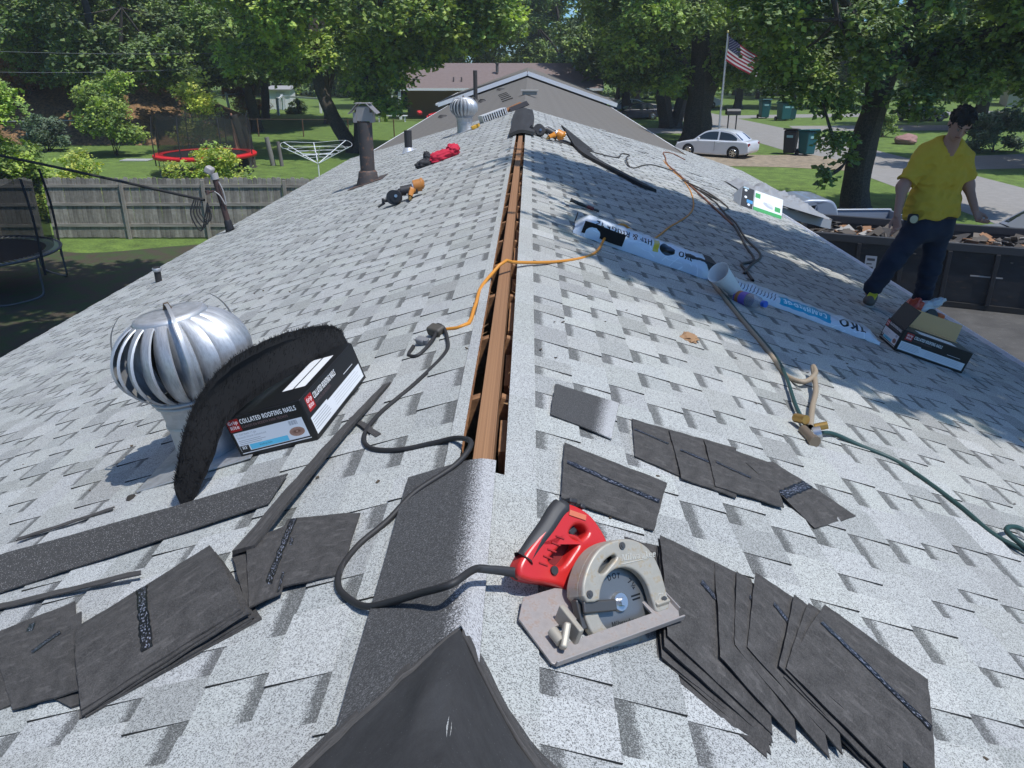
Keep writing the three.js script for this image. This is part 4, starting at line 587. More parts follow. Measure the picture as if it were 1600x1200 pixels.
// cartons of nails
const carton = {
  front: canvasTex(1024, 560, (g, w, h) => {
    g.fillStyle = '#131416'; g.fillRect(0, 0, w, h); g.fillStyle = '#a01418'; g.fillRect(14, 20, 165, 170); g.fillStyle = '#f3e6e4'; g.font = 'bold 66px sans-serif'; g.textAlign = 'center'; g.fillText('Grip', 96, 92); g.fillText('Rite', 96, 160);
    g.textAlign = 'left'; g.fillStyle = '#f4f4f2'; g.font = 'bold 88px sans-serif'; g.fillText('COLLATED ROOFING NAILS', 190, 104, 760); g.fillStyle = '#8e6f72'; g.font = '46px sans-serif'; g.fillText('CLAVOS EN ROSETA PARA TECHOS', 190, 165, 620);
    g.fillStyle = '#dfe3e8'; g.fillRect(36, 210, 930, 270); g.fillStyle = '#9a9fa6'; g.font = '34px sans-serif'; g.fillText('1" Coil Nails 11 ga', 60, 256, 420); g.fillText('Smooth Shank Galvanized', 60, 300, 460); for (let i = 0; i < 3; i++) g.fillRect(60, 326 + i * 24, 300 + 60 * (i % 2), 7);
    g.fillStyle = '#19191b'; g.fillRect(40, 398, 120, 86); g.fillStyle = '#f0f0f0'; g.font = 'bold 58px serif'; g.fillText('RF', 62, 450); g.fillStyle = '#62c6e6'; g.fillRect(176, 400, 520, 74); g.fillStyle = '#2c5866'; g.font = '30px sans-serif'; g.fillText('Roofing Nails', 300, 446);
    g.fillStyle = '#8a8f98'; for (let i = 0; i < 14; i++) g.fillRect(775 + i * 8, 226, 3 + (i * 7) % 4, 60); g.fillStyle = '#b08a7a'; g.beginPath(); g.ellipse(835, 384, 100, 62, 0, 0, 6.3); g.fill(); g.strokeStyle = '#5d3a2c'; g.lineWidth = 4; for (let i = 0; i < 26; i++) { const a = i * 0.2417; g.beginPath(); g.moveTo(835 + 18 * Math.cos(a), 380 + 10 * Math.sin(a)); g.lineTo(835 + 94 * Math.cos(a), 384 + 58 * Math.sin(a)); g.stroke(); }
    g.fillStyle = '#e8e8e8'; g.fillRect(36, 500, 940, 12);
  }),
  side: canvasTex(1024, 320, (g, w, h) => {
    g.fillStyle = '#15171a'; g.fillRect(0, 0, w, h); g.fillStyle = '#a01418'; g.fillRect(50, 14, 108, 112); g.fillStyle = '#f5dedb'; g.font = 'bold 42px sans-serif'; g.textAlign = 'center'; g.fillText('Grip', 104, 62); g.fillText('Rite', 104, 106); g.textAlign = 'left'; g.fillStyle = '#efefec'; g.font = 'bold 62px sans-serif'; g.fillText('COLLATED ROOFING NAILS', 172, 78, 420); g.fillStyle = '#6f5558'; g.font = '32px sans-serif'; g.fillText('CLAVOS EN ROSETA', 172, 116, 300);
    g.fillStyle = '#dcdfe1'; g.fillRect(24, 172, 972, 118); g.fillRect(24, 158, 300, 20); g.fillStyle = '#a3a7ab'; for (let i = 0; i < 5; i++) g.fillRect(40, 180 + i * 19, 250 + ((i * 53) % 40), 6); for (let i = 0; i < 4; i++) g.fillRect(420, 196 + i * 20, 480 + ((i * 37) % 60), 3); g.fillStyle = '#c9ccce'; g.fillRect(700, 128, 200, 6);
  }),
  top: canvasTex(512, 1024, (g, w, h) => { g.fillStyle = '#16181a'; g.fillRect(0, 0, w, h); g.fillStyle = '#2a2e2e'; g.fillRect(176, 0, 3, h); g.fillStyle = '#eceded'; g.fillRect(300, 215, 74, 560); g.fillRect(386, 215, 74, 560); g.fillStyle = '#c8cacb'; for (let i = 0; i < 10; i++) g.fillRect(310, 240 + i * 52, 52, 3); g.fillStyle = '#3b2020'; g.fillRect(60, 400, 10, 140); }),
};
const printM = (t, rough = 0.42) => new THREE.MeshStandardMaterial({ map: t, roughness: rough, side: THREE.DoubleSide });
const cardIn = mat(0.66, 0.43, 0.2, 0.9), cardOut = mat(0.012, 0.012, 0.013, 0.5);
function nailCarton(label, x, z, yaw, lift, open) {
  const o = thing('nail_carton', label, 'nail box'); onRoof(o, x, z, yaw, lift); const W = 0.30, H = 0.155, L = 0.51;
  mesh('carton', box(W, H, L, 0, H / 2, 0, 0.004), cardOut, o);
  const pl = (w, h) => new THREE.PlaneGeometry(w - 0.006, h - 0.006);
  mesh('printed_panel', mv(pl(W, H), 0, H / 2, L / 2 + 0.0012), printM(carton.front), o);
  mesh('printed_panel', mv(pl(L, H).rotateY(Math.PI / 2), W / 2 + 0.0012, H / 2, 0), printM(carton.side), o);
  mesh('printed_panel', mv(pl(W, L).rotateX(-Math.PI / 2), 0, H + 0.0012, 0), printM(carton.top), o);
  if (open) {
    const f1 = mesh('flap', box(W * 0.94, 0.15, 0.004, 0, 0.075, 0), cardOut, o); f1.position.set(0, H, L / 2 - 0.01); f1.rotation.x = -0.25;
    const f2 = mesh('flap', merge([box(0.004, 0.12, L * 0.92, 0, 0.06, 0)]), cardIn, o); f2.position.set(-W / 2 + 0.02, H, -0.02); f2.rotation.z = 0.2;
    mesh('inside', box(W * 0.3, 0.004, L * 0.9, -W * 0.32, H + 0.003, 0), cardIn, o);
  }
  return o;
}
nailCarton('black carton of roofing nails in the foreground under the black mesh roll', -0.683, -2.675, -0.139, 0.004, false);
nailCarton('opened black carton of roofing nails with its brown flap up, by the person', 2.90, -5.42, -Math.PI / 2 - 0.06, 0.004, true);
{ // black fibrous vent roll draped over the first carton
  const o = thing('vent_mesh_roll', 'black fibrous vent mesh draped in an arc over the nail carton', 'vent mesh');
  const rail = (l) => new THREE.CatmullRomCurve3(l.map((p) => V(...p))), ro = rail([[-0.984,3.964,-2.200],[-0.949,4.093,-2.220],[-0.917,4.197,-2.280],[-0.867,4.270,-2.370],[-0.806,4.295,-2.540],[-0.720,4.275,-2.780],[-0.646,4.235,-2.950],[-0.618,4.176,-3.040]]), ri = rail([[-0.961,3.878,-2.190],[-0.905,3.982,-2.240],[-0.882,4.048,-2.290],[-0.869,4.108,-2.370],[-0.813,4.143,-2.540],[-0.701,4.157,-2.780],[-0.616,4.147,-2.930],[-0.586,4.145,-2.990]]);
  const f = (a, b) => { const p = ro.getPoint(b).lerp(ri.getPoint(b), a); const bulge = 0.025 * Math.sin(Math.PI * a); const n = 0.006 * fbm(p.x * 24, p.z * 24, 3); return [p.x - bulge * 0.5, p.y + bulge + n, p.z + n]; };
  const fuzz = mat(0.006, 0.006, 0.0065, 0.95);
  mesh('mat', slab(14, 60, f, 0.03), fuzz, o);
  const r = rng(12), g = []; for (let i = 0; i < 5200; i++) { const a = r() < 0.4 ? (r() < 0.5 ? 0 : 1) : r(), b = r(), p = f(a, b); const d = [rr(r, -0.009, 0.009), rr(r, -0.006, 0.009), rr(r, -0.009, 0.009)]; g.push(rod([p[0], p[1] - 0.028 * r(), p[2]], [p[0] + d[0], p[1] + d[1], p[2] + d[2]], 0.0009, 0.0005, 3)); }
  stuff(mesh('fibres', merge(g), mat(0.014, 0.014, 0.015, 0.9), o));
}
// cords and hoses, each laid along points of the roof
function cord(name, label, cat, pts, r, m, seg = 10) { return tag(mesh(name, tubeG(pts.map((p) => on(p[0], p[1], (p[2] ?? 0) + r * 1.05)), r, pts.length * seg, 8), m), label, cat); }
const orange = mat(0.62, 0.25, 0.03, 0.5), orangeOld = mat(0.28, 0.12, 0.045, 0.7), tan = mat(0.30, 0.24, 0.17, 0.6), green = mat(0.018, 0.055, 0.05, 0.5);
{ const o = thing('extension_cord', 'orange extension cord crossing the ridge slot to the right slope', 'cord');
  mesh('cord', tubeG([[-.225, -3.215], [-.14, -3.175], [-.115, -3.42], [-.10, -3.77], [-.045, -3.91, .02], [0, -3.97, .04], [.04, -4.04, .03], [.32, -4.58], [.55, -5.13], [.68, -5.67, .05], [.84, -6.05, .1], [.97, -6.12, .03], [1.48, -7.65], [2.0, -9.38], [2.32, -10.97], [2.6, -13.1], [2.67, -15.1], [2.8, -16.6]].map((p) => on(p[0], p[1], (p[2] || 0) + 0.009)), 0.0088, 220, 8), orange, o);
  mesh('socket', mv(rot(new RoundedBoxGeometry(0.05, 0.042, 0.075, 3, 0.012), 0, 0.9, SLOPE), -0.262, roofY(0.262) + 0.026, -3.19), mat(0.07, 0.062, 0.05, 0.6), o); }
const plugAt = [-0.315, roofY(0.315) + 0.022, -3.12];
{ const o = thing('circular_saw', 'red and grey circular saw resting on its shoe by the fanned shingles', 'power saw');
  const A = V(...on(0.172, -1.18, 0.012)), B = V(...on(0.447, -1.378, 0.058)), D = V(...on(0.10, -1.262, 0.016));
  const ex = B.clone().sub(A).normalize(), t0 = D.clone().sub(A); let ey = ex.clone().cross(t0).normalize(); if (ey.y < 0) ey.negate(); const ez = ex.clone().cross(ey);
  o.matrixAutoUpdate = true; o.position.copy(A); o.quaternion.setFromRotationMatrix(new THREE.Matrix4().makeBasis(ex, ey, ez));
  const red = pmat(0.56, 0.022, 0.02, 0.36, { clearcoat: 0.25, clearcoatRoughness: 0.4 }), redDark = mat(0.36, 0.015, 0.014, 0.5), grip = mat(0.028, 0.028, 0.03, 0.55), alloy = new THREE.MeshStandardMaterial({ map: repd(dataTex(512, 512, (x, y) => { const n = fbm(x / 70, y / 70, 3), m = fbm(x / 20, y / 20, 5); const k = 0.95 + 0.1 * n + 0.08 * (gat(x, y) - 0.5), e = Math.max(0, n * 0.9 + m * 0.5 - 0.12); return [0.42 * k - 0.05 * e, 0.385 * k - 0.12 * e, 0.32 * k - 0.18 * e]; }), 4, 4), roughness: 0.52, metalness: 0.25, side: THREE.DoubleSide });
  const shoeM = new THREE.MeshStandardMaterial({ map: repd(dataTex(512, 512, (x, y) => { const n = fbm(x / 60, y / 60, 13), m = fbm(x / 16, y / 16, 5); const k = 0.95 + 0.12 * n + 0.1 * (gat(x, y) - 0.5), e = Math.max(0, n + m * 0.6 - 0.05); return [0.40 * k - 0.05 * e, 0.365 * k - 0.10 * e, 0.345 * k - 0.13 * e]; }), 4, 4), roughness: 0.5, metalness: 0.35, side: THREE.DoubleSide });
  const dkSteel = mat(0.11, 0.105, 0.10, 0.45, { metalness: 0.6 });
  // shoe: plate with blade slot, turned-up edges; local x forward, y up, z towards the near edge (0)
  const shoe = extr([[0.006, 0], [0.335, 0], [0.35, 0.02], [0.35, 0.15], [0.335, 0.165], [0.04, 0.165], [0.0, 0.12], [0, 0.006]], 0.0035, 0.001, [[[0.055, 0.035], [0.285, 0.035], [0.285, 0.078], [0.055, 0.078]].reverse()]); shoe.rotateX(-Math.PI / 2);
  mesh('shoe', shoe, shoeM, o); mesh('shoe_edge', merge([box(0.34, 0.014, 0.004, 0.175, 0.007, 0.001, 0.0015), mv(rot(box(0.004, 0.012, 0.12), 0, 0, -0.2), 0.35, 0.006, -0.08)]), shoeM, o);
  mesh('bevel_knob', merge([mv(rot(box(0.05, 0.022, 0.014, 0, 0, 0, 0.005), 0, 0.9, 0.5), 0.045, 0.028, -0.035), mv(rot(cyl(0.011, 0.011, 0.03, 0, 0, 0, 12), 1.57, 0, 0), 0.035, 0.02, -0.045), box(0.012, 0.04, 0.07, 0.075, 0.022, -0.06, 0.003)]), alloy, o);
  mesh('bracket', merge([box(0.04, 0.018, 0.024, 0.318, 0.012, -0.05, 0.004), box(0.02, 0.022, 0.03, 0.333, 0.014, -0.075, 0.004)]), alloy, o);
  // the head tilts on the shoe; its frame: origin at the arbor, x forward, y up, z out of the blade face
  const hg = new THREE.Group(); hg.name = numbered('saw_head'); scene.add(hg); { const P = V(0.312, 4.156, -1.372), w = camera.position.clone().sub(P).normalize(); const fz = w.clone().addScaledVector(ex, -w.dot(ex)).normalize().applyAxisAngle(ex, 0.16); const fy = fz.clone().cross(ex).normalize(); hg.position.copy(P); hg.quaternion.setFromRotationMatrix(new THREE.Matrix4().makeBasis(ex, fy, fz)); }
  o.updateMatrixWorld(true); o.attach(hg);
  const zb = 0, h = hg;
  const teeth = []; for (let i = 0; i < 48; i++) { const q = i / 24 * Math.PI; teeth.push([0.085 * Math.cos(q), 0.085 * Math.sin(q)], [0.092 * Math.cos(q + 0.07), 0.092 * Math.sin(q + 0.07)]); }
  const bladeTex = canvasTex(512, 512, (g) => { g.fillStyle = '#8f9190'; g.fillRect(0, 0, 512, 512); g.strokeStyle = 'rgba(60,62,62,0.25)'; for (let i = 0; i < 120; i++) { g.lineWidth = 1 + (i % 3); g.beginPath(); g.arc(256, 256, 40 + i * 1.8, 0, 6.3); g.stroke(); } g.fillStyle = '#242628'; g.font = 'bold 44px sans-serif'; g.save(); g.translate(256, 256); for (const [c, q] of [['D', -0.2], ['O', 0.05], ['T', 0.3], ['7', 0.9], ['¼', 1.1]]) { g.save(); g.rotate(q); g.fillText(c, -14, -128); g.restore(); } g.restore(); g.font = 'bold 36px sans-serif'; g.save(); g.translate(168, 372); g.rotate(0.1); g.fillText('Milwaukee', 0, 0); g.fillRect(0, 12, 160, 8); g.restore(); g.fillRect(352, 244, 70, 10); g.fillRect(356, 264, 60, 10); });
  const blade = extr(teeth, 0.002); { const P = blade.attributes.position, U = blade.attributes.uv; for (let i = 0; i < P.count; i++) U.setXY(i, 0.5 + P.getX(i) / 0.19, 0.5 + P.getY(i) / 0.19); } mesh('blade', blade, new THREE.MeshStandardMaterial({ map: bladeTex, roughness: 0.36, metalness: 0.6, side: THREE.DoubleSide }), h);
  mesh('arbor', merge([mv(rot(cyl(0.018, 0.021, 0.008, 0, 0, 0, 24), Math.PI / 2, 0, 0), 0, 0, 0.006), mv(rot(cyl(0.009, 0.009, 0.016, 0, 0, 0, 6), Math.PI / 2, 0, 0), 0, 0, 0.012)]), M.steel, h);
  const arc = (r, a0, a1, n = 22) => Array.from({ length: n + 1 }, (_, i) => { const q = a0 + (a1 - a0) * i / n; return [r * Math.cos(q), r * Math.sin(q)]; });
  const lower = extr([...arc(0.100, Math.PI * 1.0, Math.PI * 1.66), ...arc(0.066, Math.PI * 1.66, Math.PI * 1.0)], 0.014, 0.004, [], 3); lower.translate(0, 0, -0.006); mesh('lower_guard', lower, alloy, h);
  mesh('guard_lever', merge([mv(rot(box(0.085, 0.024, 0.008, 0, 0, 0, 0.004), 0, 0, -0.18), -0.062, 0.006, 0.016), box(0.018, 0.06, 0.02, -0.1, 0.0, -0.004, 0.004)]), dkSteel, h);
  const outer = [[-0.098, 0.022], ...smooth([[-0.105, 0.036], [-0.098, 0.058], [-0.070, 0.094], [-0.034, 0.117], [0.012, 0.124], [0.056, 0.116], [0.093, 0.090], [0.110, 0.048], [0.114, 0.0], [0.112, -0.036]], 6, false), [0.108, -0.043], [0.076, -0.043], [0.071, -0.036]];
  const inner = arc(0.068, 0.0, Math.PI * 0.91), slot = smooth([[-0.052, 0.072], [-0.030, 0.090], [-0.002, 0.096], [0.002, 0.091], [-0.018, 0.078], [-0.044, 0.067]], 5).reverse();
  const up = extr([...outer, ...inner, [-0.08, 0.018]], 0.010, 0.005, [slot], 5); up.translate(0, 0, 0.012); mesh('upper_guard', up, alloy, h);
  mesh('guard_housing', mv(extr([...outer, ...arc(0.094, -0.1, Math.PI * 0.95)], 0.034, 0.003, [], 2), 0, 0, -0.026), alloy, h);
  mesh('guard_back', mv(extr(smooth([[-0.095, 0.03], [-0.065, 0.09], [0.01, 0.118], [0.085, 0.085], [0.105, 0.0], [0.05, -0.03], [-0.06, -0.03]], 5), 0.004), 0, 0, -0.022), dkSteel, h);
  for (const [x, y] of [[-0.089, 0.036], [0.022, 0.110], [0.1, -0.02]]) mesh('screw', merge([mv(rot(cyl(0.0075, 0.0075, 0.004, 0, 0, 0, 16), Math.PI / 2, 0, 0), x, y, 0.028), mv(rot(cyl(0.004, 0.004, 0.006, 0, 0, 0, 6), Math.PI / 2, 0, 0), x, y, 0.0285)]), dkSteel, h);
  { const fl = await new FontLoader().loadAsync('fonts/droid/droid_serif_bold.typeface.json'); const tx = (s, size, x, y, q) => { const g = new TextGeometry(s, { font: fl, size, depth: 0.0016, curveSegments: 4 }); g.applyMatrix4(new THREE.Matrix4().makeShear(0, 0, 0.28, 0, 0, 0)); g.rotateZ(q); g.translate(x, y, 0.0266); return g; }; mesh('raised_lettering', merge([tx('Milwaukee', 0.0125, 0.010, 0.081, -0.12), tx('7¼', 0.014, 0.082, -0.018, -0.1), rod([0.008, 0.074, 0.027], [0.082, 0.071, 0.027], 0.0013, 0.0013, 5)]), mat(0.52, 0.49, 0.42, 0.45, { metalness: 0.2 }), h); }
  const K = 1.0, zz = -0.075, kk = (l) => l.map((q) => [q[0] * K, q[1] * K]);
  mesh('motor', merge([mv(rot(cyl(0.046, 0.05, 0.09, 0, 0, 0, 28), Math.PI / 2, 0, 0), 0.0, 0.045, -0.10)]), redDark, h);
  mesh('gear_case', box(0.1, 0.08, 0.03, 0.0, 0.05, -0.042, 0.012), alloy, h);
  const hOut = smooth(kk([[-0.188, 0.098], [-0.186, 0.116], [-0.168, 0.136], [-0.115, 0.172], [-0.066, 0.204], [-0.046, 0.221], [-0.022, 0.217], [0.004, 0.203], [0.026, 0.184], [0.044, 0.154], [0.056, 0.116], [0.05, 0.06], [-0.02, 0.03], [-0.07, 0.036], [-0.094, 0.054], [-0.13, 0.07], [-0.168, 0.084]]), 6);
  const hHole = smooth(kk([[-0.108, 0.113], [-0.078, 0.132], [-0.052, 0.146], [-0.028, 0.132], [-0.046, 0.116], [-0.084, 0.096]]), 6).reverse(), tHole = smooth(kk([[-0.040, 0.158], [-0.022, 0.170], [0.0, 0.164], [0.006, 0.150], [-0.014, 0.140], [-0.034, 0.146]]), 5).reverse();
  mesh('handle', mv(extr(hOut, 0.024, 0.011, [hHole, tHole], 5), 0, 0, zz - 0.012), red, h); mesh('shaded_recess_plate', mv(extr(smooth(kk([[-0.13, 0.095], [-0.05, 0.165], [0.02, 0.165], [0.03, 0.10], [-0.06, 0.07]]), 5), 0.006), 0, 0, zz - 0.016), mat(0.16, 0.008, 0.008, 0.6), h);  // plate behind the holes, dark red to stand for the shaded depth of the handle
  const gp = kk([[-0.160, 0.124], [-0.125, 0.150], [-0.085, 0.177], [-0.052, 0.203], [-0.036, 0.212]]);
  mesh('grip', merge([limbG(gp.map((q) => [q[0] - 0.002, q[1] + 0.002, zz + 0.006]), 0.0165, 0.0195, 3, 14), mv(new THREE.SphereGeometry(0.0195, 20, 14), gp[4][0] - 0.001, gp[4][1] - 0.002, zz + 0.006)]), grip, h);
  mesh('handle_ribs', merge([0, 1, 2, 3, 4].map((i) => mv(rot(box(0.022, 0.003, 0.003), 0, 0, -0.5), -0.127 + i * 0.014, 0.110 + i * 0.011, zz + 0.024))), redDark, h);
  mesh('trigger', mv(rot(box(0.022, 0.018, 0.018, 0, 0, 0, 0.005), 0, 0, 0.5), -0.022, 0.16, zz), grip, h);
  mesh('lock_button', merge([mv(rot(cyl(0.009, 0.009, 0.006, 0, 0, 0, 14), Math.PI / 2, 0, 0), -0.105, 0.092, zz + 0.025), mv(rot(box(0.022, 0.012, 0.026, 0, 0, 0, 0.004), 0, 0, -0.35), -0.004, 0.222, zz), mv(rot(box(0.014, 0.012, 0.026, 0, 0, 0, 0.004), 0, 0, -0.6), 0.018, 0.206, zz)]), grip, h);
  mesh('badge', mv(rot(box(0.045, 0.012, 0.002, 0, 0, 0, 0.001), 0, 0, -0.45), -0.012, 0.19, zz + 0.0245), mat(0.62, 0.16, 0.08, 0.5), h);
  mesh('cord_boot', limbG([[-0.18, 0.106, zz], [-0.225, 0.121, zz], [-0.27, 0.134, zz]], 0.0105, 0.0075, 4, 10), grip, h);
  o.updateMatrixWorld(true); const s0 = V(-0.268, 0.1335, -0.075).applyMatrix4(hg.matrixWorld), s1 = V(-0.225, 0.121, -0.075).applyMatrix4(hg.matrixWorld);
  const free = [[-0.02, -1.262, .074], [-0.087, -1.294, .050], [-0.145, -1.323, .028], [-0.205, -1.352, .012], [-.252, -1.405, .003], [-.295, -1.475], [-.305, -1.545], [-.28, -1.63], [-.22, -1.705, .004], [-.165, -1.78, .019], [-.06, -1.875, .022], [-.03, -1.95, .03], [-.078, -2.055, .012], [-.15, -2.095], [-.26, -2.12], [-.36, -2.2], [-.40, -2.31], [-.38, -2.455], [-.28, -2.66], [-.195, -2.91], [-.205, -3.08], [-.235, -3.2, .02], [-.262, -3.23, .03], [-.262, -3.13, .012], [-.315, -2.98], [-.355, -3.02], [-.345, -3.09, .01]].map((p) => V(...on(p[0], p[1], (p[2] || 0) + 0.0085)));
  const cc = tag(mesh('power_cord', tubeG([s1, s0, ...free], 0.0078, 320, 8), M.rubber), 'black power cord of the saw snaking up the left slope to the plug', 'cord');
}
{ const o = thing('plug', 'dark plug tied into the orange cord beside the ridge slot', 'plug'); o.position.set(...plugAt); o.quaternion.setFromEuler(new THREE.Euler(0, 0.9, SLOPE)); mesh('body', merge([box(0.036, 0.03, 0.05, 0, 0, 0.0, 0.01), cyl(0.012, 0.014, 0.03, 0, 0, 0.03, 12)]), mat(0.2, 0.2, 0.2, 0.6), o); mesh('prongs', merge([box(0.002, 0.007, 0.02, 0.007, 0, -0.03), box(0.002, 0.007, 0.02, -0.007, 0, -0.03)]), M.steel, o); }
cord('air_hose', 'tan air hose with a kinked loop running down to the brass fitting', 'hose', [[1.40, -5.9], [1.395, -5.47], [1.39, -4.72], [1.40, -4.04], [1.395, -3.68], [1.44, -3.6, .02], [1.54, -3.72, .05], [1.575, -3.86, .05], [1.47, -3.5, .03], [1.37, -3.25, .02], [1.275, -2.99, .012]], 0.013, tan);
cord('garden_hose', 'dark green hose from the brass fitting out over the right slope', 'hose', [[1.28, -2.93, .02], [1.38, -3.01, .012], [1.50, -3.005], [1.63, -2.96], [1.76, -2.68], [1.80, -2.5], [1.87, -2.41, .01], [1.98, -2.36], [2.02, -2.47, .02], [1.93, -2.57, .03], [1.84, -2.5, .03], [1.90, -2.37, .02], [2.1, -2.3]], 0.0095, green);
cord('air_line', 'thin dark green line lying along the tan hose', 'hose', [[1.43, -5.5], [1.42, -4.72], [1.43, -4.04], [1.36, -3.6, .02], [1.28, -3.2, .02], [1.25, -2.98, .02]], 0.009, green);
cord('air_line', 'looping dark air line far up the right slope', 'hose', [[1.86, -6.1], [1.9, -6.5], [1.92, -6.7], [2.16, -7.2], [2.28, -7.96], [2.42, -8.8], [2.53, -9.56], [2.69, -10.94], [2.74, -11.6], [2.60, -11.9, .05], [2.62, -11.3, .08], [2.78, -11.5, .04], [2.7, -12.6], [2.6, -14.6], [2.3, -14.4], [2.08, -13.86], [1.63, -12.3], [1.66, -13.2, .04], [1.78, -13.9, .06], [1.70, -14.0, .04], [1.5, -13.2], [1.12, -12.7], [0.7, -12.55], [0.5, -12.4]], 0.012, mat(0.05, 0.045, 0.04, 0.6));
cord('air_line', 'reddish brown air line curling near the seam of the two roofs', 'hose', [[2.5, -9.4], [2.56, -11], [2.62, -12.6], [2.7, -14.2], [2.75, -15.8], [3.0, -17.6], [3.3, -19.6], [3.6, -20.2], [3.75, -19.4]], 0.014, mat(0.2, 0.075, 0.035, 0.6));
cord('air_line', 'second dark line twisting beside the loop on the right slope', 'hose', [[1.84, -6.3], [2.06, -6.9], [2.36, -7.7], [2.44, -8.6], [2.62, -9.8], [2.66, -10.6], [2.9, -11.4], [2.8, -12.4, .03], [2.55, -13, .03], [2.75, -13.6]], 0.011, mat(0.06, 0.05, 0.04, 0.6));
{ const o = thing('hose_fitting', 'brass and steel air fitting joining the hoses on the right slope', 'hose fitting'); onRoof(o, 1.235, -2.9, 0.35, 0.022); const brass = mat(0.42, 0.26, 0.08, 0.4, { metalness: 0.7 });
  mesh('manifold', merge([rot(cyl(0.020, 0.020, 0.09, 0, 0, 0, 14), 1.57, 0, 0.2), mv(rot(cyl(0.024, 0.024, 0.02, 0, 0, 0, 14), 1.57, 0, 0.2), -0.01, 0, 0.05)]), mat(0.24, 0.19, 0.14, 0.5, { metalness: 0.6 }), o);
  mesh('brass_coupler', mv(rot(cyl(0.019, 0.019, 0.06, 0, 0, 0, 14), 1.2, 0.4, 0), 0.02, 0.025, -0.09), brass, o); mesh('brass_plug', mv(rot(cyl(0.017, 0.017, 0.05, 0, 0, 0, 6), 0.6, 0, -0.8), 0.07, 0.035, -0.025), brass, o); mesh('steel_ring', mv(rot(cyl(0.027, 0.027, 0.03, 0, 0, 0, 18), 0.6, 0, -0.8), 0.042, 0.012, 0.0), M.steel, o); }
// tools
function drill(name, label, x, z, yaw, body, headC) { // a coil nailer lying on its side: drum magazine, nose, motor barrel, cap, grip with trigger
  const o = thing(name, label, 'nail gun'); onRoof(o, x, z, yaw, 0.0); const dk = mat(0.03, 0.03, 0.032, 0.5);
  mesh('magazine', merge([mv(rot(cyl(0.066, 0.066, 0.075, 0, 0, 0, 26), 1.35, 0, 0.25), -0.10, 0.07, 0.03), mv(rot(cyl(0.052, 0.058, 0.014, 0, 0, 0, 26), 1.35, 0, 0.25), -0.085, 0.078, 0.072), mv(rot(box(0.08, 0.03, 0.05, 0, 0, 0, 0.008), 0.2, 0.4, 0.2), -0.05, 0.10, 0.0)]), headC, o);
  mesh('magazine_hub', mv(rot(cyl(0.014, 0.014, 0.02, 0, 0, 0, 12), 1.35, 0, 0.25), -0.08, 0.082, 0.08), M.steel, o);
  mesh('nose', merge([mv(rot(box(0.075, 0.03, 0.036, 0, 0, 0, 0.006), 0, 0.15, -0.3), -0.17, 0.06, -0.02), rod([-0.2, 0.05, -0.02], [-0.27, 0.03, -0.03], 0.012, 0.008), mv(rot(box(0.02, 0.05, 0.012, 0, 0, 0, 0.003), 0, 0, -0.3), -0.21, 0.07, -0.02)]), dk, o);
  mesh('barrel', merge([mv(rot(cyl(0.044, 0.048, 0.15, 0, 0, 0, 26), 0, 0, 1.4), 0.05, 0.085, -0.02)]), dk, o);
  mesh('housing', merge([mv(rot(cyl(0.053, 0.057, 0.075, 0, 0, 0, 28), 0, 0, 1.4), 0.135, 0.095, -0.02), mv(rot(lathe([[0, 0.035], [0.03, 0.032], [0.05, 0.018], [0.055, 0]], 28), 0, 0, -1.75), 0.172, 0.1, -0.02)]), body, o);
  for (let k = 0; k < 4; k++) { const a = k * 1.571 + 0.6; mesh('screw', mv(rot(cyl(0.006, 0.006, 0.012, 0, 0, 0, 8), 0, 0, 1.4), 0.198, 0.103 + 0.036 * Math.cos(a), -0.02 + 0.036 * Math.sin(a)), M.steel, o); }
  mesh('grip', limbG([[0.075, 0.075, 0.02], [0.05, 0.055, 0.09], [0.035, 0.038, 0.165]], 0.025, 0.021, 2, 12), body, o);
  mesh('trigger', mv(rot(box(0.016, 0.018, 0.04, 0, 0, 0, 0.005), 0, -0.3, 0), 0.02, 0.058, 0.062), M.steel, o);
  mesh('air_plug', merge([rod([0.034, 0.037, 0.16], [0.028, 0.03, 0.205], 0.014, 0.014, 10), rod([0.028, 0.03, 0.2], [0.024, 0.026, 0.225], 0.009, 0.009, 10)]), mat(0.4, 0.27, 0.1, 0.4, { metalness: 0.7 }), o);
  mesh('collar', mv(rot(cyl(0.051, 0.051, 0.014, 0, 0, 0, 28), 0, 0, 1.4), 0.092, 0.09, -0.02), M.steel, o);
  return o;
}
drill('nail_gun', 'orange and black coil nail gun lying alone on the left slope', -1.13, -8.35, 0.2, mat(0.42, 0.17, 0.035, 0.5), M.plasticBlack).scale.setScalar(1.12);
{ const o = drill('nail_gun', 'orange-handled coil nailer tucked by the far end of the ridge vent', 0.36, -12.25, -0.1, mat(0.6, 0.22, 0.02, 0.45), mat(0.07, 0.065, 0.06, 0.4)); o.scale.setScalar(1.25); }
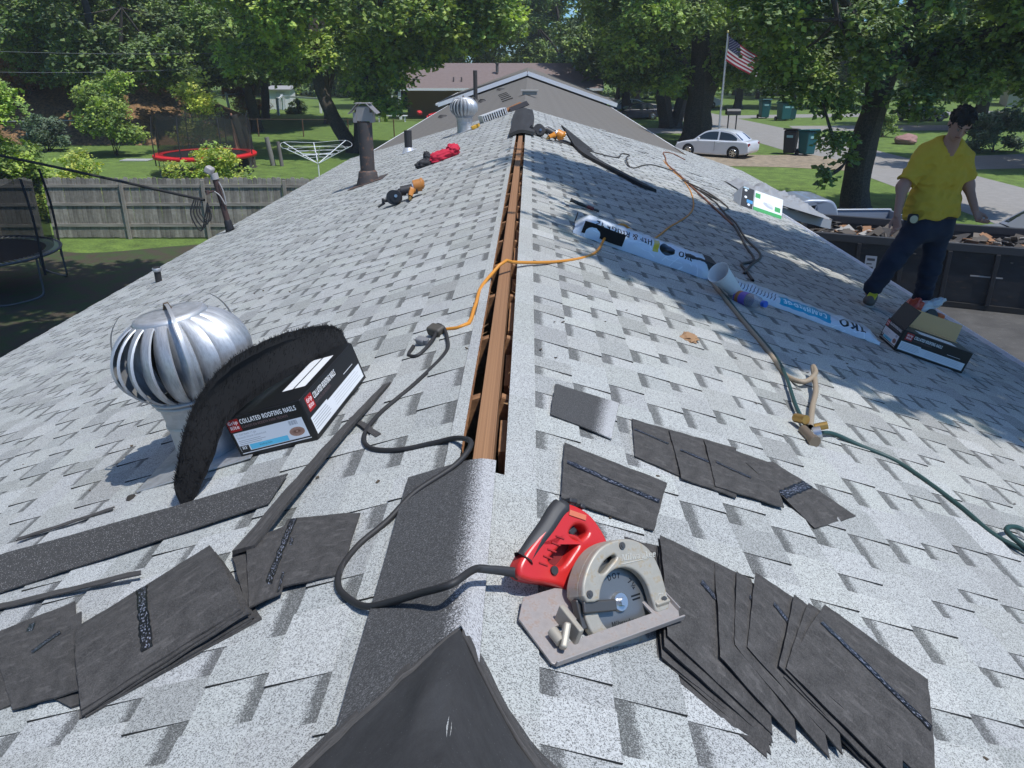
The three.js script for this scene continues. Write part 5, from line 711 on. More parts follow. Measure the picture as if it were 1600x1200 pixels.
{ const o = thing('red_jacket', 'rumpled red jacket with a black end on the left slope', 'jacket'); onRoof(o, -1.16, -11.75, 0.22, 0); const red = mat(0.52, 0.018, 0.05, 0.85);  // a crumpled jacket: red cloth with a black lining
  const blob = (cx, rx, ry, rz, seed, y = 0) => { const g = new THREE.SphereGeometry(1, 36, 24), P = g.attributes.position; for (let i = 0; i < P.count; i++) { const p = V(P.getX(i), P.getY(i), P.getZ(i)), k = 1 + 0.28 * fbm(p.x * 1.8 + seed, p.y * 1.8, p.z * 2.4) + 0.12 * noise(p.x * 5, p.y * 5 + seed, p.z * 5); P.setXYZ(i, cx + p.x * rx * k, Math.max(0.004, y + p.y * ry * k), p.z * rz * k); } g.computeVertexNormals(); return g; };
  mesh('cloth', merge([blob(0.06, 0.24, 0.09, 0.11, 1, 0.05), blob(0.24, 0.1, 0.09, 0.1, 4, 0.08)]), red, o); mesh('lining', merge([blob(-0.2, 0.14, 0.07, 0.09, 7, 0.04), blob(-0.13, 0.06, 0.1, 0.05, 9, 0.09)]), mat(0.03, 0.03, 0.034, 0.8), o); }
{ const o = thing('pry_bar', 'dark pry bar with a red grip in the shade near the wrapped bundle', 'pry bar'); onRoof(o, 0.57, -6.86, 0.05, 0.018); mesh('bar', limbG([[-0.11, 0.02, 0], [0.02, 0.01, 0.01], [0.15, 0.006, 0.02]], 0.014, 0.009, 2, 8), M.plasticBlack, o); mesh('grip', rod([0.04, 0.012, 0.01], [0.1, 0.009, 0.015], 0.0155), mat(0.14, 0.02, 0.02, 0.6), o); }
// wrapped bundles of cap shingles
const wrapTex = (draw) => canvasTex(1024, 256, (g, w, h) => { g.fillStyle = '#cfd8e2'; g.fillRect(0, 0, w, h); const r = rng(4); g.strokeStyle = 'rgba(240,246,252,0.7)'; for (let i = 0; i < 60; i++) { g.lineWidth = 1 + r() * 4; g.beginPath(); const x = r() * w, y = r() * h; g.moveTo(x, y); g.lineTo(x + rr(r, -120, 120), y + rr(r, -40, 40)); g.stroke(); } draw(g); });
const foil = (t) => pmat(1, 1, 1, 0.28, { map: t, clearcoat: 0.6, clearcoatRoughness: 0.25 });
function bundle(label, x, z, yaw, L, W, H, tex, seed) {
  const o = thing('wrapped_bundle', label, 'shingle wrapper'); onRoof(o, x, z, yaw, 0);
  mesh('plastic_wrap', surf(50, 20, (a, b) => { const ang = b * Math.PI, px = (a - 0.5) * L, e = Math.min(1, Math.min(a, 1 - a) * 14), w = W * (0.9 + 0.1 * e) / 2; const cr = 0.012 * fbm(a * 12, b * 5, seed); return [px + 0.01 * fbm(b * 6, a * 3, seed), Math.max(0.004, (H * (0.35 + 0.65 * e)) * Math.pow(Math.sin(ang), 0.45) + cr), Math.cos(ang) * w * (1 + 0.05 * fbm(a * 8, b, seed + 2))]; }), foil(tex), o);
  return o;
}
{ const t = wrapTex((g) => { g.save(); g.translate(512, 128); g.rotate(Math.PI); g.translate(-512, -128); g.fillStyle = '#15171a'; g.font = 'bold 60px sans-serif'; g.fillText('HIP & RIDGE 12', 470, 92, 420); g.fillStyle = '#c9b53a'; g.fillRect(420, 20, 40, 90); g.fillStyle = '#17191c'; g.beginPath(); g.ellipse(360, 60, 56, 40, 0, 0, 6.3); g.fill(); g.font = 'bold 60px sans-serif'; g.fillText('IKO', 170, 80); g.restore(); });
  const o = bundle('crumpled clear wrapper printed hip and ridge, with dark shingles showing at both ends', 0.92, -5.72, -0.045, 1.02, 0.34, 0.13, t, 3);
  mesh('shingle_stack', mv(rot(box(0.24, 0.1, 0.26), 0, 0.04, 0), 0.40, 0.07, 0.0), M.felt, o);
  mesh('torn_opening', surf(10, 6, (a, b) => { const x = -0.46 + 0.3 * a, z = 0.176 - 0.02 * Math.sin(a * 6); return [x, 0.03 + 0.085 * b, z]; }), M.nearBlack, o); mesh('torn_opening', surf(4, 4, (a, b) => [-0.513, 0.05 + 0.07 * b, -0.1 + 0.12 * a]), M.nearBlack, o); }
{ const t = wrapTex((g) => { g.save(); g.translate(512, 128); g.rotate(Math.PI); g.translate(-512, -128); g.fillStyle = '#1b9fc2'; g.fillRect(330, 14, 330, 96); g.fillStyle = '#dff1f6'; g.font = 'bold 56px sans-serif'; g.fillText('CAMBRIDGE', 350, 82, 290); g.fillStyle = '#101214'; g.font = 'bold 96px sans-serif'; g.fillText('IKO', 110, 100, 190); g.strokeStyle = '#334'; g.lineWidth = 5; for (let i = 0; i < 12; i++) { g.beginPath(); g.moveTo(700 + i * 22, 30); g.lineTo(680 + i * 22, 110); g.stroke(); } g.restore(); });
  bundle('flattened clear wrapper with a blue panel and black letters beside the open carton', 2.02, -5.50, -0.14, 1.16, 0.3, 0.07, t, 8); }
{ const o = thing('paper_cup', 'white paper cup tipped on its side at the head of the tan hose', 'cup'); const b = V(1.50, 3.752, -5.20), t = V(1.345, 3.91, -5.10); o.position.copy(b); o.quaternion.setFromUnitVectors(V(0, 1, 0), t.sub(b).normalize()); const c = lathe([[0.0, 0], [0.042, 0], [0.072, 0.24], [0.076, 0.243], [0.07, 0.24], [0.04, 0.006]], 28); mesh('cup', c, mat(0.74, 0.74, 0.72, 0.6), o); }
{ const o = thing('plastic_bottle', 'clear drink bottle with purple label and blue cap by the cup', 'bottle'); onRoof(o, 1.545, -5.10, 0.5, 0.045); o.scale.setScalar(1.25); const lie = (g) => { g.rotateX(1.35); return g; };
  mesh('bottle', lie(lathe([[0, -0.1], [0.034, -0.1], [0.037, -0.08], [0.037, 0.05], [0.03, 0.085], [0.014, 0.11], [0.014, 0.12]], 24)), pmat(0.75, 0.78, 0.8, 0.08, { transmission: 0.75, thickness: 0, opacity: 1 }), o);
  mesh('label', lie(lathe([[0.0378, -0.06], [0.0378, 0.02]], 24)), mat(0.2, 0.12, 0.45, 0.5), o); mesh('label_band', lie(lathe([[0.0383, -0.05], [0.0383, -0.025]], 24)), mat(0.6, 0.2, 0.06, 0.5), o); mesh('cap', lie(cyl(0.017, 0.017, 0.022, 0, 0.125, 0, 16)), mat(0.02, 0.12, 0.55, 0.4), o); }
{ const t = canvasTex(512, 512, (g) => { g.fillStyle = '#e6e9ea'; g.fillRect(0, 0, 512, 512); g.fillStyle = '#3f9e57'; g.fillRect(0, 420, 512, 92); g.fillRect(20, 60, 90, 120); g.fillRect(380, 250, 100, 120); g.fillStyle = '#202427'; g.fillRect(0, 0, 8, 512); g.fillStyle = '#b9bdc2'; g.beginPath(); g.ellipse(260, 290, 100, 46, 0.5, 0, 6.3); g.fill(); g.fillStyle = '#cfd3d8'; g.beginPath(); g.ellipse(290, 260, 60, 30, 0.4, 0, 6.3); g.fill(); });
  const t2 = canvasTex(256, 512, (g) => { g.fillStyle = '#15181b'; g.fillRect(0, 0, 256, 512); g.fillStyle = '#dfe2e4'; for (const [x, y] of [[80, 80], [90, 250], [170, 420]]) { g.beginPath(); g.arc(x, y, 30, 0, 6.3); g.fill(); } g.fillStyle = '#3f8fc4'; g.fillRect(120, 300, 130, 80); g.fillStyle = '#9fb8c4'; g.fillRect(20, 0, 120, 40); });
  const o = thing('printed_carton', 'white and green printed carton with a black end on the far right slope', 'carton'); onRoof(o, 3.70, -12.55, 0.12, 0.0); const c = new THREE.Group(); c.name = 'box'; c.rotation.x = -0.68; c.scale.setScalar(0.84); o.add(c);
  mesh('carton', box(0.86, 0.42, 0.3, 0, 0.21, -0.15, 0.01), mat(0.7, 0.72, 0.72, 0.6), c); mesh('printed_panel', mv(new THREE.PlaneGeometry(0.6, 0.41), 0.125, 0.21, 0.002), printM(t, 0.4), c); mesh('printed_panel', mv(new THREE.PlaneGeometry(0.245, 0.41), -0.305, 0.21, 0.002), printM(t2, 0.4), c); }
{ const o = thing('plastic_sheet', 'crumpled grey plastic sheet at the edge of the wing roof', 'plastic sheet'); const f = (a, b) => { const x = 4.1 + 2.0 * a, z = -14.9 - 1.2 * a - 2.0 * b; const e = Math.min(1, 6 * Math.min(a, 1 - a, b, 1 - b)); return on(x, z, 0.03 + 0.22 * e * Math.abs(fbm(a * 3.2 + b * 1.5, b * 2.6, 5)) + 0.05 * e); };
  mesh('sheet', surf(60, 50, f), mat(0.27, 0.275, 0.28, 0.6), o); }
{ // red and white nail gun at the person's feet
  const o = thing('nail_gun', 'red and white tool standing between the open carton and the person', 'nail gun'); onRoof(o, 3.62, -6.95, 0.2, 0.0); o.scale.setScalar(0.9);
  const lump = (x, y, a, b, c, sd, rz) => { const g = new THREE.SphereGeometry(1, 28, 20), P = g.attributes.position; for (let i = 0; i < P.count; i++) { const k = 1 + 0.3 * fbm(P.getX(i) * 1.6 + sd, P.getY(i) * 1.6, P.getZ(i) * 2); P.setXYZ(i, P.getX(i) * a * k, P.getY(i) * b * k, P.getZ(i) * c * k); } g.rotateZ(rz); g.translate(x, y, 0); g.computeVertexNormals(); return g; };
  mesh('canister', merge([lump(-0.15, 0.11, 0.085, 0.11, 0.08, 3, -0.5), mv(rot(cyl(0.03, 0.03, 0.03, 0, 0, 0, 16), 1.4, 0.4, 0.5), -0.15, 0.12, 0.08)]), mat(0.5, 0.06, 0.025, 0.4), o); mesh('body', merge([lump(-0.03, 0.15, 0.09, 0.07, 0.06, 1, 0.5), lump(0.06, 0.22, 0.11, 0.045, 0.05, 5, 0.75), lump(0.01, 0.08, 0.05, 0.09, 0.05, 9, 0)]), mat(0.6, 0.62, 0.62, 0.4), o); mesh('cap', mv(rot(cyl(0.07, 0.07, 0.06, 0, 0, 0, 20), 1.2, 0, 0), 0.03, 0.1, 0.06), M.plasticBlack, o); mesh('guard', box(0.09, 0.12, 0.07, 0.17, 0.09, 0.02, 0.02), mat(0.62, 0.12, 0.02, 0.45), o); }
// bits of debris
{ const r = rng(71); const bits = [['curled dry leaf on the right slope above the four dark shingles', 0.92, -3.81, 0.05], ['small dark clod of tar on the left slope by the turbine', -1.24, -2.39, 0.016]];
  for (const [l, x, z, s] of bits) { const g = new THREE.IcosahedronGeometry(s, 3), P = g.attributes.position; for (let i = 0; i < P.count; i++) { const k = 1 + 0.5 * fbm(P.getX(i) * 30, P.getY(i) * 30, P.getZ(i) * 30 + x); P.setXYZ(i, P.getX(i) * k, Math.abs(P.getY(i)) * k * 0.4, P.getZ(i) * k * 1.4); } g.computeVertexNormals(); g.translate(...on(x, z, 0.003)); tag(mesh('debris', g, s > 0.03 ? mat(0.32, 0.19, 0.1, 0.9) : mat(0.03, 0.025, 0.02, 0.9)), l, 'debris'); }
  const g = []; for (let i = 0; i < 70; i++) { const s = r() < 0.5 ? -1 : 1, x = s * rr(r, 0.1, 2.2), z = -rr(r, 1.2, 7); g.push(mv(rot(box(rr(r, 0.004, 0.016), 0.003, rr(r, 0.004, 0.012)), 0, r() * 3, -s * SLOPE), ...on(x, z, 0.008))); } const o = mesh('grit', merge(g), mat(0.08, 0.06, 0.04, 0.9)); stuff(o); }
// ---------- the person at the eaves ----------
function netGeo(f, lo, hi, cell) { // surface of f < 0 by surface nets
  const n = [0, 1, 2].map((i) => Math.ceil((hi[i] - lo[i]) / cell) + 1), id = (i, j, k) => (k * n[1] + j) * n[0] + i, F = new Float32Array(n[0] * n[1] * n[2]), idx = new Int32Array(F.length).fill(-1), pos = [], ind = [];
  for (let k = 0; k < n[2]; k++) for (let j = 0; j < n[1]; j++) for (let i = 0; i < n[0]; i++) F[id(i, j, k)] = f(lo[0] + i * cell, lo[1] + j * cell, lo[2] + k * cell);
  const E = [[0, 1], [2, 3], [4, 5], [6, 7], [0, 2], [1, 3], [4, 6], [5, 7], [0, 4], [1, 5], [2, 6], [3, 7]];
  for (let k = 0; k < n[2] - 1; k++) for (let j = 0; j < n[1] - 1; j++) for (let i = 0; i < n[0] - 1; i++) {
    const v = [], at = (c) => F[id(i + (c & 1), j + ((c >> 1) & 1), k + (c >> 2))]; let m = 0; for (let c = 0; c < 8; c++) { v.push(at(c)); if (v[c] < 0) m |= 1 << c; }
    if (m === 0 || m === 255) continue; let s = 0, x = 0, y = 0, z = 0;
    for (const [a, b] of E) if ((v[a] < 0) !== (v[b] < 0)) { const t = v[a] / (v[a] - v[b]); x += (a & 1) + t * ((b & 1) - (a & 1)); y += ((a >> 1) & 1) + t * (((b >> 1) & 1) - ((a >> 1) & 1)); z += (a >> 2) + t * ((b >> 2) - (a >> 2)); s++; }
    idx[id(i, j, k)] = pos.length / 3; pos.push(lo[0] + (i + x / s) * cell, lo[1] + (j + y / s) * cell, lo[2] + (k + z / s) * cell);
  }
  for (let k = 1; k < n[2] - 1; k++) for (let j = 1; j < n[1] - 1; j++) for (let i = 1; i < n[0] - 1; i++) {
    const a = F[id(i, j, k)] < 0, q = (p, r, s, t) => { if (p < 0 || r < 0 || s < 0 || t < 0) return; if (a) ind.push(p, r, s, p, s, t); else ind.push(p, s, r, p, t, s); };
    if (a !== F[id(i + 1, j, k)] < 0) q(idx[id(i, j - 1, k - 1)], idx[id(i, j, k - 1)], idx[id(i, j, k)], idx[id(i, j - 1, k)]);
    if (a !== F[id(i, j + 1, k)] < 0) q(idx[id(i - 1, j, k - 1)], idx[id(i - 1, j, k)], idx[id(i, j, k)], idx[id(i, j, k - 1)]);
    if (a !== F[id(i, j, k + 1)] < 0) q(idx[id(i - 1, j - 1, k)], idx[id(i, j - 1, k)], idx[id(i, j, k)], idx[id(i - 1, j, k)]);
  }
  const g = new THREE.BufferGeometry(); g.setAttribute('position', new THREE.Float32BufferAttribute(pos, 3)); g.setAttribute('uv', new THREE.Float32BufferAttribute(new Float32Array(pos.length / 3 * 2), 2)); g.setIndex(ind); g.computeVertexNormals(); return g;
}
const capD = (x, y, z, b) => { const [ax, ay, az, bx, by, bz, r0, r1] = b, dx = bx - ax, dy = by - ay, dz = bz - az, t = Math.max(0, Math.min(1, ((x - ax) * dx + (y - ay) * dy + (z - az) * dz) / (dx * dx + dy * dy + dz * dz + 1e-9))); return Math.hypot(x - ax - t * dx, y - ay - t * dy, z - az - t * dz) - (r0 + (r1 - r0) * t); };
const smin = (a, b, k) => { const h = Math.max(k - Math.abs(a - b), 0) / k; return Math.min(a, b) - h * h * k * 0.25; };
const bonesD = (bones, k) => (x, y, z) => bones.reduce((d, b) => smin(d, capD(x, y, z, b), k), 1e3);
const cb = (a, b, r0, r1) => [...a, ...b, r0, r1];
{
  const J = { neck: [3.51, 4.50, -6.80], chest: [3.52, 4.36, -6.87], shR: [3.338, 4.455, -6.85], elR: [3.195, 4.205, -6.80], wrR: [3.155, 3.985, -6.72], shL: [3.700, 4.435, -6.93], elL: [3.80, 4.206, -6.95], wrL: [3.828, 4.012, -6.80], hipR: [3.42, 3.86, -6.88], hipL: [3.63, 3.84, -6.95], knR: [3.262, 3.575, -6.88], anR: [3.150, 3.262, -6.975], knL: [3.665, 3.47, -7.03], anL: [3.70, 3.08, -7.15] };
  const hc = V(3.503, 4.705, -6.685), fwd = V(-0.16, -0.60, 0.78).normalize(), upv = V(0.1, 0.75, 0.6); const rx = upv.clone().cross(fwd).normalize(), uy = fwd.clone().cross(rx).normalize();
  const toW = (x, y, z) => hc.clone().addScaledVector(rx, x).addScaledVector(uy, y).addScaledVector(fwd, z);
  const headL = (x, y, z) => { // x right, y crown, z face
    const ell = (cx, cy, cz, a, b, c) => { const X = (x - cx) / a, Y = (y - cy) / b, Z = (z - cz) / c, l = Math.hypot(X, Y, Z); return (l - 1) * Math.min(a, b, c); };
    let d = ell(0, 0.022, -0.012, 0.077, 0.098, 0.094); d = smin(d, ell(0, -0.055, 0.028, 0.056, 0.062, 0.058), 0.04); d = smin(d, capD(x, y, z, [0, 0.018, 0.086, 0, -0.022, 0.104, 0.009, 0.015]), 0.018);
    d = smin(d, capD(x, y, z, [-0.035, 0.032, 0.078, 0.035, 0.032, 0.078, 0.009, 0.009]), 0.016); for (const s of [-1, 1]) { d = Math.max(d, -(Math.hypot(x - s * 0.03, y - 0.012, z - 0.092) - 0.013)); d = smin(d, ell(s * 0.078, -0.005, -0.005, 0.012, 0.03, 0.02), 0.01); }
    d = smin(d, capD(x, y, z, [-0.018, -0.056, 0.082, 0.018, -0.056, 0.082, 0.0075, 0.0075]), 0.01); d = smin(d, capD(x, y, z, [0, -0.088, 0.062, 0, -0.088, 0.066, 0.018, 0.018]), 0.03); return d;
  };
  const inHead = (f) => (x, y, z) => { const p = V(x, y, z).sub(hc); return f(p.dot(rx), p.dot(uy), p.dot(fwd)); };
  const torso = [cb([3.42, 4.42, -6.87], [3.62, 4.41, -6.92], 0.098, 0.098), cb([3.42, 4.28, -6.87], [3.62, 4.27, -6.92], 0.104, 0.104), cb([3.44, 4.1, -6.88], [3.61, 4.09, -6.93], 0.110, 0.110), cb([3.44, 3.94, -6.88], [3.61, 3.92, -6.93], 0.12, 0.12), cb(J.shR, [3.47, 4.535, -6.82], 0.058, 0.062), cb(J.shL, [3.56, 4.53, -6.85], 0.058, 0.062)];
  const arms = [cb(J.shR, J.elR, 0.056, 0.044), cb(J.elR, J.wrR, 0.044, 0.029), cb(J.shL, J.elL, 0.056, 0.044), cb(J.elL, J.wrL, 0.044, 0.029)];
  const legs = [cb(J.hipR, J.knR, 0.088, 0.058), cb(J.knR, J.anR, 0.055, 0.04), cb(J.hipL, J.knL, 0.088, 0.058), cb(J.knL, J.anL, 0.055, 0.04)];
  const neck = cb([3.515, 4.47, -6.83], [3.507, 4.63, -6.74], 0.062, 0.055);
  const bodyF = bonesD([...torso.map((b) => [...b.slice(0, 6), b[6] - 0.012, b[7] - 0.012]), ...arms, ...legs, neck], 0.05);
  const hands = [];
  const hand = (w, dir, side, out, curl) => { // dir along the hand, side across the knuckles, out from the palm
    const D = V(...dir).normalize(), S = V(...side); S.addScaledVector(D, -S.dot(D)).normalize(); const O = D.clone().cross(S).multiplyScalar(out), W = V(...w), P = (d, s, o) => { const q = W.clone().addScaledVector(D, d).addScaledVector(S, s).addScaledVector(O, o); return [q.x, q.y, q.z]; };
    const bones = [-0.028, -0.009, 0.010, 0.028].map((s) => cb(P(0.012, s * 0.6, 0), P(0.088, s, 0), 0.016, 0.0125));
    [[-0.03, 0.072], [-0.0105, 0.080], [0.0095, 0.075], [0.029, 0.058]].forEach(([s, l], i) => { const c = curl + 0.1 * i; let p = [0.088, s, 0], a = 0.1; for (const k of [0.44, 0.32, 0.26]) { a += c; const q = [p[0] + l * k * Math.cos(a), s * 1.02, p[2] + l * k * Math.sin(a)]; bones.push(cb(P(...p), P(...q), 0.0095, 0.0082)); p = q; } });
    bones.push(cb(P(0.025, -0.03, 0.004), P(0.058, -0.05, 0.02), 0.0135, 0.0105), cb(P(0.058, -0.05, 0.02), P(0.09, -0.05, 0.034), 0.0105, 0.009));
    const f = bonesD(bones, 0.012), lo = [1e9, 1e9, 1e9], hi = [-1e9, -1e9, -1e9]; for (const b of bones) for (let e = 0; e < 6; e++) { lo[e % 3] = Math.min(lo[e % 3], b[e] - 0.022); hi[e % 3] = Math.max(hi[e % 3], b[e] + 0.022); }
    hands.push(netGeo(f, lo, hi, 0.0036));
  };
  hand(J.wrR, [0.1, -1, 0.22], [0.35, 0.1, 0.9], 1, 0.28);
  hand(J.wrL, [0.22, -0.72, 0.55], [-0.75, -0.2, 0.5], -1, 0.42);
  const skinM = pmat(0.38, 0.21, 0.15, 0.55, { sheen: 0.2 }), o = thing('person', 'person in a yellow t-shirt and dark jeans looking down at the eaves', 'person');
  const skin = merge([netGeo(bodyF, [2.95, 2.95, -7.32], [4.0, 4.72, -6.62], 0.015), netGeo(inHead(headL), [3.34, 4.53, -6.86], [3.67, 4.87, -6.5], 0.005), ...hands]); skin.computeBoundingBox(); mesh('body', skin, skinM, o);
  // head details
  for (const s of [-1, 1]) { const p = toW(s * 0.03, 0.012, 0.079), e = mesh('eye', mv(new THREE.SphereGeometry(0.0115, 14, 10), p.x, p.y, p.z), mat(0.2, 0.16, 0.13, 0.4), o); const q = toW(s * 0.029, 0.006, 0.0895); mesh('iris', mv(new THREE.SphereGeometry(0.0048, 10, 8), q.x, q.y, q.z), mat(0.03, 0.02, 0.012, 0.3), e); const b0 = toW(s * 0.014, 0.034, 0.091), b1 = toW(s * 0.048, 0.036, 0.078); mesh('eyebrow', rod(b0.toArray(), b1.toArray(), 0.0055, 0.004, 6), mat(0.02, 0.013, 0.008, 0.9), o); }
  { const a = toW(-0.02, -0.054, 0.090), b = toW(0.02, -0.054, 0.090); mesh('mouth', rod(a.toArray(), b.toArray(), 0.0042, 0.0042, 6), mat(0.17, 0.06, 0.05, 0.5), o); }
  const hairM = mat(0.016, 0.011, 0.008, 0.7);
  mesh('hair', netGeo(inHead((x, y, z) => { const X = x / 0.089, Y = (y - 0.036) / 0.105, Z = (z + 0.016) / 0.106; let d = (Math.hypot(X, Y, Z) - 1) * 0.095 - 0.014 * noise(x * 34, y * 34, z * 34) - 0.012 * noise(x * 15 + 3, y * 15, z * 15); d = Math.max(d, -(y - 0.052 + 0.02 * noise(x * 40, 2, 1)) + (z > 0.035 ? 0 : -0.2)); d = Math.max(d, -(y + 0.075 + 0.2 * Math.max(0, z))); return d; }), [3.3, 4.5, -6.92], [3.72, 4.92, -6.48], 0.006), hairM, o);
  // shirt: follows torso and upper arms, with folds
  const sleeve = (a, b, t, r0, r1) => { const e = a.map((v, i) => v + (b[i] - v) * t), d = V(...b).sub(V(...a)).normalize(); return (x, y, z) => Math.max(capD(x, y, z, cb(a, b, r0, r1)), (x - e[0]) * d.x + (y - e[1]) * d.y + (z - e[2]) * d.z); };
  const slR = sleeve(J.shR, J.elR, 0.80, 0.064, 0.078), slL = sleeve(J.shL, J.elL, 0.78, 0.064, 0.076), tz = bonesD(torso.map((b) => [...b.slice(0, 6), b[6] + 0.016, b[7] + 0.016]), 0.06);
  const shirtF = (x, y, z) => { let d = smin(smin(tz(x, y, z), slR(x, y, z), 0.045), slL(x, y, z), 0.045); d -= 0.006 * noise(x * 6 + y * 6, y * 10 - x * 6, z * 5) + 0.010 * (1 - 2.2 * Math.abs(noise(x * 6 - y * 5, y * 7 + x * 4, z * 5))) * (0.5 + 0.5 * Math.min(1, Math.abs(4.55 - y) * 3)) + 0.004 * noise(x * 18, y * 26, z * 14) + 0.022 * Math.max(0, 1 - Math.abs(y - 4.02) / 0.16); d = Math.max(d, 3.945 + 0.07 * (x - 3.5) + 0.012 * Math.sin(x * 30) - y); d = Math.max(d, 0.075 - Math.hypot(x - 3.512, (y - 4.585) * 0.9, z + 6.76)); return d; };
  mesh('shirt', netGeo(shirtF, [3.02, 3.86, -7.2], [3.98, 4.66, -6.64], 0.010), new THREE.MeshPhysicalMaterial({ color: lin(0.56, 0.385, 0.04), roughness: 0.9, sheen: 0.3, side: THREE.DoubleSide }), o);
  // jeans
  const jb = bonesD([cb([3.44, 3.95, -6.89], [3.61, 3.93, -6.93], 0.126, 0.126), cb([3.44, 3.86, -6.89], [3.61, 3.84, -6.95], 0.13, 0.13), cb(J.hipR, J.knR, 0.108, 0.083), cb(J.knR, [3.165, 3.31, -6.96], 0.083, 0.078), cb(J.hipL, J.knL, 0.108, 0.083), cb(J.knL, [3.695, 3.13, -7.13], 0.083, 0.078)], 0.045);
  mesh('jeans', netGeo((x, y, z) => Math.max(jb(x, y, z) - 0.008 * noise(x * 7, y * 13, z * 7) - 0.006 * noise(x * 14, y * 24, z * 14) * Math.max(0, (3.6 - y) * 3), y - 4.01, x < 3.42 ? 3.245 + 0.2 * (x - 3.15) - y : 3.06 - y), [2.98, 3.0, -7.32], [3.9, 4.05, -6.7], 0.011), new THREE.MeshStandardMaterial({ map: repd(dataTex(128, 128, (x, y) => { const k = 0.8 + 0.4 * gat(x, y); return [0.016 * k, 0.023 * k, 0.043 * k]; }), 1, 1), color: 0xffffff, roughness: 0.95, side: THREE.DoubleSide }), o);
  mesh('belt', netGeo((x, y, z) => Math.max(Math.abs(bonesD([cb([3.44, 3.96, -6.89], [3.61, 3.95, -6.93], 0.132, 0.132)], 0.03)(x, y, z)) - 0.008, Math.abs(y - 3.972 + 0.07 * (3.5 - x) * -1) - 0.02), [3.25, 3.9, -7.12], [3.8, 4.05, -6.7], 0.009), mat(0.03, 0.02, 0.013, 0.6), o);
  { const tp = mesh('tape_measure', mv(rot(new RoundedBoxGeometry(0.085, 0.08, 0.045, 3, 0.02), 0, -0.3, 0), 3.30, 3.955, -6.745), mat(0.03, 0.03, 0.03, 0.5), o); mesh('face_plate', mv(rot(cyl(0.032, 0.032, 0.006, 0, 0, 0, 20), 1.57, 0, 0), 3.295, 3.955, -6.715), mat(0.36, 0.36, 0.32, 0.35, { metalness: 0.5 }), tp); }
  // shoes, each sole flat on the slope
  for (const [ax, az, yaw] of [[3.115, -6.90, 0.5], [3.665, -7.06, 0.3]]) {
    const g = new THREE.Group(); g.name = numbered('shoe'); o.add(g); onRoof(g, ax, az, -yaw, 0.0);
    const shoeF = (x, y, z) => { let d = 1; const e = (cy, cz, a, b, c) => (Math.hypot(x / a, (y - cy) / b, (z - cz) / c) - 1) * Math.min(a, b, c); d = smin(e(0.05, 0.05, 0.052, 0.045, 0.12), e(0.075, -0.06, 0.046, 0.07, 0.075), 0.04); return Math.max(d, 0.016 - y); };
    mesh('upper', netGeo(shoeF, [-0.08, 0, -0.16], [0.08, 0.17, 0.19], 0.007), mat(0.09, 0.085, 0.075, 0.8), g); mesh('sole', netGeo((x, y, z) => Math.max(Math.hypot(x / 0.056, (z - 0.015) / 0.158) * 0.056 - 0.056, Math.abs(y - 0.012) - 0.011), [-0.08, -0.01, -0.17], [0.08, 0.04, 0.2], 0.007), mat(0.3, 0.29, 0.27, 0.7), g);
    mesh('tongue', mv(rot(box(0.07, 0.016, 0.11, 0, 0, 0, 0.006), 0.42, 0, 0), 0, 0.098, 0.03), mat(0.52, 0.50, 0.03, 0.7), g); for (let i = 0; i < 4; i++) mesh('lace', rod([-0.03, 0.098 - i * 0.008, 0.0 + i * 0.024], [0.038, 0.108 - i * 0.009, 0.008 + i * 0.024], 0.007), mat(0.6, 0.58, 0.04, 0.7), g);
  }
}
